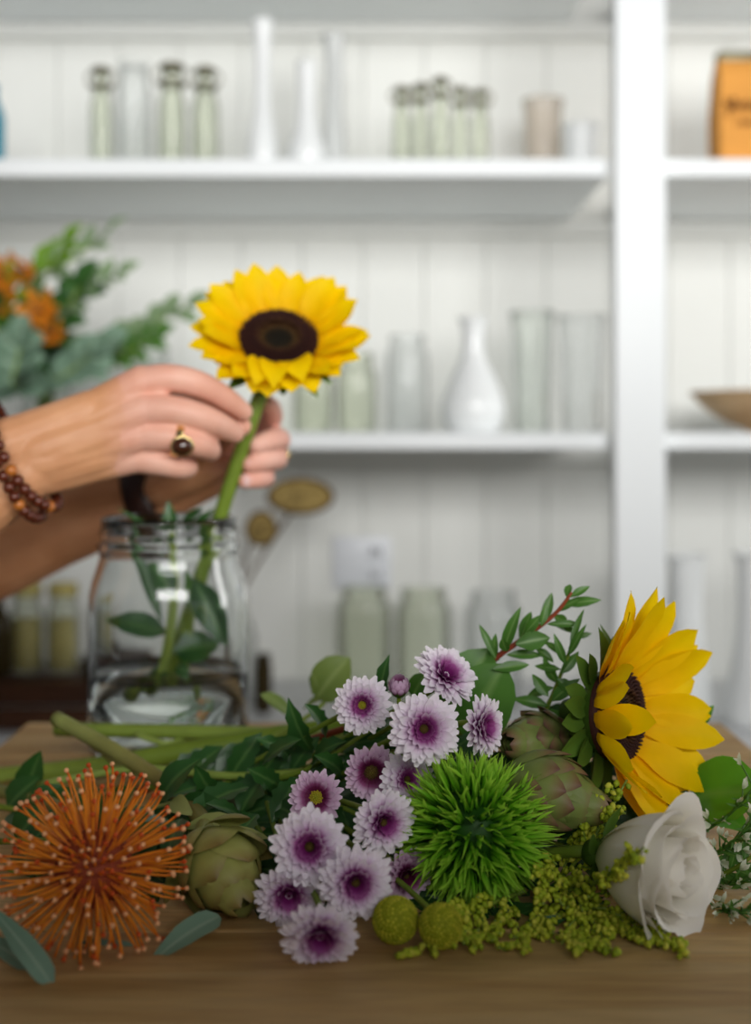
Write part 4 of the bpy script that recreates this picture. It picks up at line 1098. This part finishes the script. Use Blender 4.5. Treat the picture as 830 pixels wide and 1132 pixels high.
for i, (px, py, s, lab) in enumerate(((2, 302, .030, 'orange lily bloom at the upper left edge of the bouquet'), (42, 342, .030, 'orange lily bloom hanging in the middle of the bouquet'), (-8, 326, .030, 'orange lily bloom cut by the left edge'), (26, 300, .018, 'small orange bloom beside the bright green leaves'), (58, 368, .018, 'lowest orange bloom of the bouquet'))):
    c = P(px, py, 1.58); o = thing('orange_lily', lab, 'flower', frame(c, (rnd.uniform(-.3, .5), -.9, rnd.uniform(-.1, .5))), 'orange blooms in the bouquet')
    for j in range(6):
        a = j * PI / 3; rd = V((math.cos(a), math.sin(a), 0)); mb = MB(); mb.leaf(V((0, 0, -.02)), rd * s + V((0, 0, .012)), s * .55, 'lance', V((0, 0, 1)), -.12, .2, .1, 7, 2, tip_bend=-.1); mb.build('petal', M['orange_petal'], o)
    mb = MB()
    for j in range(6):
        a = j * PI / 3 + .5; q = V((math.cos(a) * s * .3, math.sin(a) * s * .3, .012)); mb.tube([(0, 0, -.015), q], .0006, 5); mb.ball(q, (.0015, .003, .0015), 6, 4)
    mb.build('stamens', M['pod_rim'], o)
    mb = MB(); mb.tube([c + V((0, .018, -.004)), c.lerp(BT, .5) + V((0, .03, 0)), BT, BB], .002, 7, 5); mb.build('stem', M['stem'], o, world=True)

# ------------------------------------------------------------------ the florist
body = MB()


def chain(pts, rads, n=14, k=6):
    body.tube(pts, rads, n, k)
    for p, r_ in ((pts[0], rads[0]), (pts[-1], rads[-1])): body.ball(p, r_ * .995, 14, 9)


# near (right) hand: back of the hand to the camera
WR = P(22, 508, .862); EL = V((-.475, .835, CZ - .185)); SHR = V((-.60, .865, 1.325))
up_ = V((-.05, 0, 1)).normalized()
ax = (WR - EL).normalized(); pv = (up_ - ax * up_.dot(ax)).normalized()
for s_, rw, re in ((.0125, .0200, .036), (-.0115, .0195, .034)):
    chain([EL + pv * s_ * .6, EL.lerp(WR, .3) + pv * s_ * 1.1, EL.lerp(WR, .7) + pv * s_, WR + pv * s_], [re, re * 1.08, rw * 1.32, rw], 16)
chain([SHR, SHR.lerp(EL, .5), EL], [.050, .044, .037], 16)
MC = [P(157, 423, .872), P(161, 453, .868), P(157, 482, .870), P(150, 507, .876)]
MB0 = [P(52, 480, .868), P(50, 496, .860), P(48, 511, .860), P(46, 526, .866)]
for a, b, r0_, r1_ in zip(MB0, MC, (.0165, .0155, .0150, .0145), (.0128, .0126, .0118, .0108)):
    chain([WR.lerp(a, .5), a, a.lerp(b, .55) + V((0, .002, 0)), b], [.016, r0_, (r0_ + r1_) * .47, r1_])
for i in range(3):
    a, b = MB0[i].lerp(MB0[i + 1], .5), MC[i].lerp(MC[i + 1], .5)
    chain([WR, a + V((0, .0008, 0)), a.lerp(b, .55) + V((0, .0012, 0)), b + V((-.004, .0015, 0))], [.016, .0152, .0134, .0110])
chain([WR + pv * .0125, P(42, 480, .866), MB0[0].lerp(MC[0], .45)], [.0200, .0188, .0150])
# palm side fill
chain([P(60, 490, .885), P(110, 468, .892), P(148, 448, .892)], [.017, .017, .0125]); chain([P(55, 520, .884), P(105, 508, .890), P(145, 500, .892)], [.0165, .0155, .0115])
FI = [[MC[0], P(188, 418, .872), P(220, 425, .878), P(248, 440, .893), P(269, 455, .908)],
      [MC[1], P(194, 454, .866), P(226, 463, .873), P(246, 472, .888), P(259, 479, .900)],
      [MC[2], P(188, 484, .868), P(214, 490, .872), P(229, 496, .888), P(233, 499, .902)],
      [MC[3], P(176, 512, .875), P(196, 516, .880), P(206, 517, .892), P(208, 515, .904)]]
FR = [[.0122, .0104, .0100, .0090, .0072], [.0122, .0104, .0101, .0092, .0076], [.0116, .0101, .0098, .0091, .0076], [.0106, .0092, .0089, .0082, .0070]]
for p, q in zip(FI, FR): chain(p, q, 14, 6)
chain([P(70, 478, .885), P(120, 462, .900), P(178, 450, .908), P(228, 458, .916), P(267, 471, .922)], [.017, .0160, .0118, .0106, .0078])

# far (left) hand: palm to the camera, fingers curled round the stem
WL = P(150, 551, 1.048); ELL = V((-.455, 1.12, CZ - .135)); SHL = V((-.60, 1.225, 1.325))
ax2 = (WL - ELL).normalized(); pv2 = (up_ - ax2 * up_.dot(ax2)).normalized()
for s_, rw, re in ((.011, .0195, .036), (-.011, .0195, .036)):
    chain([ELL + pv2 * s_ * .6, ELL.lerp(WL, .35) + pv2 * s_ * 1.2, ELL.lerp(WL, .72) + pv2 * s_, WL + pv2 * s_], [re, re * 1.1, rw * 1.38, rw], 16)
chain([SHL, SHL.lerp(ELL, .5), ELL], [.050, .044, .038], 16)
ML = [P(262, 478, 1.020), P(268, 496, 1.022), P(264, 512, 1.020), P(256, 526, 1.016)]
for a, y0, r0_, r1_ in zip(ML, (-.012, -.004, .004, .012), (.0155, .0155, .0150, .0145), (.0115, .0115, .011, .010)):
    b0 = WL + V((.024, -.004, .006 - y0)); chain([WL + V((.0, 0, -y0 * .6)), b0, b0.lerp(a, .5), a], [.016, r0_, (r0_ + r1_) * .5, r1_])
chain([P(178, 540, 1.025), P(215, 526, 1.012), P(250, 512, 1.006)], [.015, .014, .010])
FL = [[ML[0], P(291, 472, 1.006), P(300, 462, .985), P(300, 452, .968), P(297, 446, .958)],
      [ML[1], P(302, 488, 1.004), P(308, 486, .978), P(298, 487, .956), P(284, 492, .948)],
      [ML[2], P(300, 508, 1.002), P(305, 507, .976), P(292, 509, .956), P(276, 513, .948)],
      [ML[3], P(286, 527, .998), P(293, 528, .976), P(284, 530, .958), P(271, 532, .951)]]
FRL = [[.0108, .0094, .0090, .0080, .0064], [.0110, .0098, .0096, .0086, .0068], [.0106, .0094, .0092, .0082, .0066], [.0098, .0084, .0080, .0073, .0060]]
for p, q in zip(FL, FRL): chain(p, q, 14, 6)
chain([P(178, 540, 1.03), P(215, 500, 1.0), P(248, 480, .975), P(272, 462, .962)], [.0145, .0125, .0102, .0076])
# torso, neck and head (outside the frame, standing at the left of the table)
NK = V((-.615, 1.045, 1.40)); HD = V((-.575, 1.045, 1.545))
chain([SHR, V((-.625, .95, 1.355)), V((-.63, 1.045, 1.36)), V((-.625, 1.14, 1.355)), SHL], [.046, .058, .062, .058, .046], 16)
chain([V((-.63, 1.045, 1.34)), NK, HD - V((.02, 0, .03))], [.06, .050, .048], 16)
chain([V((-.64, 1.045, 1.34)), V((-.65, 1.045, 1.15)), V((-.66, 1.045, .98))], [.10, .095, .10], 18)
body.ball(HD, (.088, .072, .105), 22, 16); body.ball(HD + V((.035, 0, -.055)), (.052, .050, .05), 16, 10)
body.ball(HD + V((.092, 0, -.012)), (.016, .011, .018), 10, 8)
for s_ in (-1, 1): body.ball(HD + V((-.005, s_ * .073, -.01)), (.018, .008, .028), 10, 8)
ob = body.build('body_draft', M['skin'])
rm = ob.modifiers.new('r', 'REMESH'); rm.mode = 'VOXEL'; rm.voxel_size = .0014; rm.use_smooth_shade = True
sm = ob.modifiers.new('s', 'SMOOTH'); sm.factor = .5; sm.iterations = 3
dg = bpy.context.evaluated_depsgraph_get(); dg.update()
me = bpy.data.meshes.new_from_object(ob.evaluated_get(dg)); me.name = 'person_body'
bpy.data.objects.remove(ob)
for p in me.polygons: p.use_smooth = True
for an in ('t',):
    if an in me.attributes: me.attributes.remove(me.attributes[an])
at = me.attributes.new('t', 'FLOAT', 'POINT')
xk = P(150, 450, .87).x; xl = P(255, 500, 1.0).x
val = []
kn = MC + [p[2] for p in FI] + [p[-1] for p in FI]
for v in me.vertices:
    c = v.co; t_ = 0.0
    if c.x > -.30:
        if c.y < .94: t_ = max(0, min(1, (c.x - xk + .022) / .030)) * .8
        if c.y >= .93 and c.x > xl - .02: t_ = max(t_, min(1, (c.x - xl + .02) / .03))
        for q in kn[:8]:
            dd = (c - q).length
            if dd < .018: t_ = max(t_, 1 - dd / .018 * .4)
    val.append(t_)
at.data.foreach_set('value', val)
me.materials.clear(); me.materials.append(M['skin'])
person = thing('person', 'person at the left reaching in with both hands to set a sunflower in the jar', 'person', T((-.64, 1.045, 0)))
bo = bpy.data.objects.new('body', me); COL.objects.link(bo); bo.parent = person; bo.location = (.64, -1.045, 0)

# clothes and hair
mb = MB()
for z, rx, ry in ((.93, .128, .185),):
    pass
rows = []
for z, cx, rx, ry in ((.90, -.66, .135, .19), (1.0, -.66, .128, .18), (1.12, -.65, .122, .172), (1.25, -.64, .128, .188), (1.34, -.63, .112, .205), (1.39, -.625, .085, .16), (1.425, -.617, .062, .075)):
    rows.append([V((cx + rx * math.cos(a), 1.045 + ry * math.sin(a), z)) for a in [2 * PI * j / 28 for j in range(28)]])
mb.grid(rows, close=True)
for S, E in ((SHR, EL), (SHL, ELL)): mb.tube([S + V((-.01, 0, .012)), S.lerp(E, .3), S.lerp(E, .62)], [.066, .062, .058], 18, 5, cap=False)
mb.build('shirt', M['cloth'], person, world=True)
mb = MB()
for s_ in (-1, 1): mb.tube([V((-.66, 1.045 + s_ * .085, .95)), V((-.66, 1.045 + s_ * .095, .55)), V((-.67, 1.045 + s_ * .10, .10))], [.098, .075, .055], 18, 6)
mb.tube([V((-.66, 1.045, .84)), V((-.66, 1.045, 1.0))], [.12, .13], 20, 3); mb.build('trousers', M['denim'], person, world=True)
for s_ in (-1, 1):
    mb = MB(); mb.ball((-.63, 1.045 + s_ * .10, .048), (.125, .046, .048), 16, 10); mb.build('shoe', M['shoe'], person, world=True)
mb = MB(); mb.ball(HD + V((-.022, 0, .022)), (.094, .085, .105), 22, 14); mb.ball(HD + V((-.10, 0, .03)), (.045, .045, .045), 14, 10); mb.build('hair', M['hair'], person, world=True)
for s_ in (-1, 1):
    mb = MB(); mb.ball(HD + V((.080, s_ * .028, .012)), (.008, .012, .008), 10, 8); mb.build('eye', M['ceramic'], person, world=True)
mb = MB(); mb.ball(HD + V((.083, 0, -.052)), (.006, .022, .006), 10, 8); mb.build('mouth', M['nail'], person, world=True)


def nail(tip, prev, face, w=.0055, L=.009):
    d = (V(tip) - V(prev)).normalized(); f = V(face).normalized(); f = (f - d * f.dot(d)).normalized()
    b = V(tip) - d * L * .55 + f * .0066; mb = MB(); s_ = d.cross(f)
    rows = []
    for i in range(6):
        u = i / 5; ww = w * (.85 + .15 * math.sin(u * PI)) * (1 if u < .9 else .75)
        rows.append([b + d * (L * u) + s_ * (ww * q) + f * (-.0022 * q * q * 1.6 - .0012 * u * u) for q in (-1, -.5, 0, .5, 1)])
    mb.grid(rows); mb.build('fingernail', M['nail'], person, world=True)


for p, fc in ((FL[1], (-.35, -.9, .25)), (FL[2], (-.35, -.9, .2)), (FL[3], (-.35, -.9, .1))): nail(p[-1], p[-2], fc)
nail(FI[0][-1], FI[0][-2], (.3, -.8, .5)); nail(FI[1][-1], FI[1][-2], (.4, -.85, .3))

# ring on the near hand
rc = P(196, 486.5, .868); fax = (FI[2][2] - FI[2][1]).normalized()
Mr = frame(rc, fax)
rg = MB(); prf = [(.0106, -.0028), (.0119, -.0024), (.0122, 0), (.0119, .0024), (.0106, .0028)]
rg.lathe(prf, 32, Mr, closed=True); ring = rg.build('ring', M['gold'], person, world=True); ring['label'] = 'gold ring with a large oval brown stone'
fn = V((.12, -1, -.12)).normalized(); fc = rc + V((.004, 0, -.0025)) + fn * .0118
mb = MB(); mb.lathe([(0, -.003), (.0072, -.002), (.0080, .0005), (.0076, .0022), (.0066, .0022)], 24, frame(fc, fn), sx=1.05, sy=.95); mb.build('bezel', M['gold'], ring, world=True)
mb = MB(); mb.lathe([(.0070, .0012), (.0060, .0042), (.0035, .0060), (0, .0066)], 24, frame(fc, fn), sx=1.05, sy=.95); mb.build('stone', M['gem'], ring, world=True)
# small ring on the far hand
r2 = P(305, 503, .99); mb = MB(); mb.lathe([(.0102, -.0012), (.0112, 0), (.0102, .0012)], 24, frame(r2, FL[2][2] - FL[2][1]), closed=True)
mb.ball(P(318, 503, .985), .0028, 8, 6); x_ = mb.build('ring', M['gold'], person, world=True); x_['label'] = 'slim ring on the far hand'

# bead bracelets
for k, (c0, tl) in enumerate(((WR + ax * -.009, .0), (WR + ax * .0015, .10))):
    br = bpy.data.objects.new('bead_bracelet', None); COL.objects.link(br); br.parent = person; br['label'] = 'brown bead bracelet on the near wrist'
    axx = (ax + V((0, -.06 * k, -.12))).normalized(); pb = (pv - axx * pv.dot(axx)).normalized(); sd = axx.cross(pb).normalized(); nb = 33
    mbb = MB(); mbb.ball((0, 0, 0), .0043, 12, 8)
    meshes = []
    for mt in ('bead', 'bead_amber'):
        o = mbb.build('bead', M[mt], br); meshes.append(o.data); bpy.data.objects.remove(o)
    for i in range(nb):
        a = 2 * PI * i / nb; pw = lambda v_: math.copysign(abs(v_) ** .9, v_); q = c0 + pb * (.0425 * pw(math.cos(a)) + .002) + sd * (.0345 * pw(math.sin(a))) - pv * .0005 + axx * (.003 * math.sin(a * 2 + k))
        o = bpy.data.objects.new('bead', meshes[1 if (i * 7 + k * 3) % 6 == 0 else 0]); COL.objects.link(o); o.parent = br; o.location = q - V((-.64, 1.045, 0))
# dark cuff on the far wrist
cc = WL + ax2 * .012 + V((0, 0, -.001)); mb = MB(); mb.lathe([(.0210, -.012), (.0240, -.0115), (.0248, 0), (.0240, .0115), (.0210, .012)], 32, frame(cc, ax2, pv2), closed=True, sx=1.0, sy=1.46)
o = mb.build('cuff_bracelet', M['cuff'], person, world=True); o['label'] = 'dark brown cuff bracelet on the far wrist'

# ------------------------------------------------------------------ camera, light
cam = bpy.data.cameras.new('camera'); co = bpy.data.objects.new('camera', cam); COL.objects.link(co); sc.camera = co
co.location = (0, 0, CZ); co.rotation_euler = (PI / 2, 0, 0)
cam.sensor_fit = 'VERTICAL'; cam.sensor_height = 36; cam.sensor_width = 36
cam.lens = 36 * F / 1132; cam.shift_y = -(1132 / 2 - HY) / 1132; cam.clip_start = .05
cam.dof.use_dof = True; cam.dof.focus_distance = .665; cam.dof.aperture_fstop = 3.5


def area(name, loc, target, sx, sy, power, col=(1, 1, 1)):
    l = bpy.data.lights.new(name, 'AREA'); l.shape = 'RECTANGLE'; l.size = sx; l.size_y = sy; l.energy = power; l.color = col
    o = bpy.data.objects.new(name, l); COL.objects.link(o); o.location = loc
    o.rotation_euler = (V(target) - V(loc)).to_track_quat('-Z', 'Y').to_euler(); return o


area('window_light', (.8, -2.5, CZ + .72), (.1, 1.6, CZ + .2), 3.0, 1.4, 184, (1, .992, .975))
area('side_window_light', (2.5, 1.15, CZ + .45), (0, .98, CZ), .5, 1.3, 16, (1, .995, .985))
w = bpy.data.worlds.new('room_light'); sc.world = w; w.use_nodes = True
bg = w.node_tree.nodes['Background']; bg.inputs[0].default_value = (.93, .96, 1, 1); bg.inputs[1].default_value = .085
sc.view_settings.view_transform = 'Standard'; sc.view_settings.look = 'None'; sc.view_settings.exposure = 0; sc.view_settings.gamma = 1
sc.view_settings.use_curve_mapping = False
sc.cycles.max_bounces = 12; sc.cycles.transparent_max_bounces = 24; sc.cycles.transmission_bounces = 12; sc.cycles.sample_clamp_indirect = 6
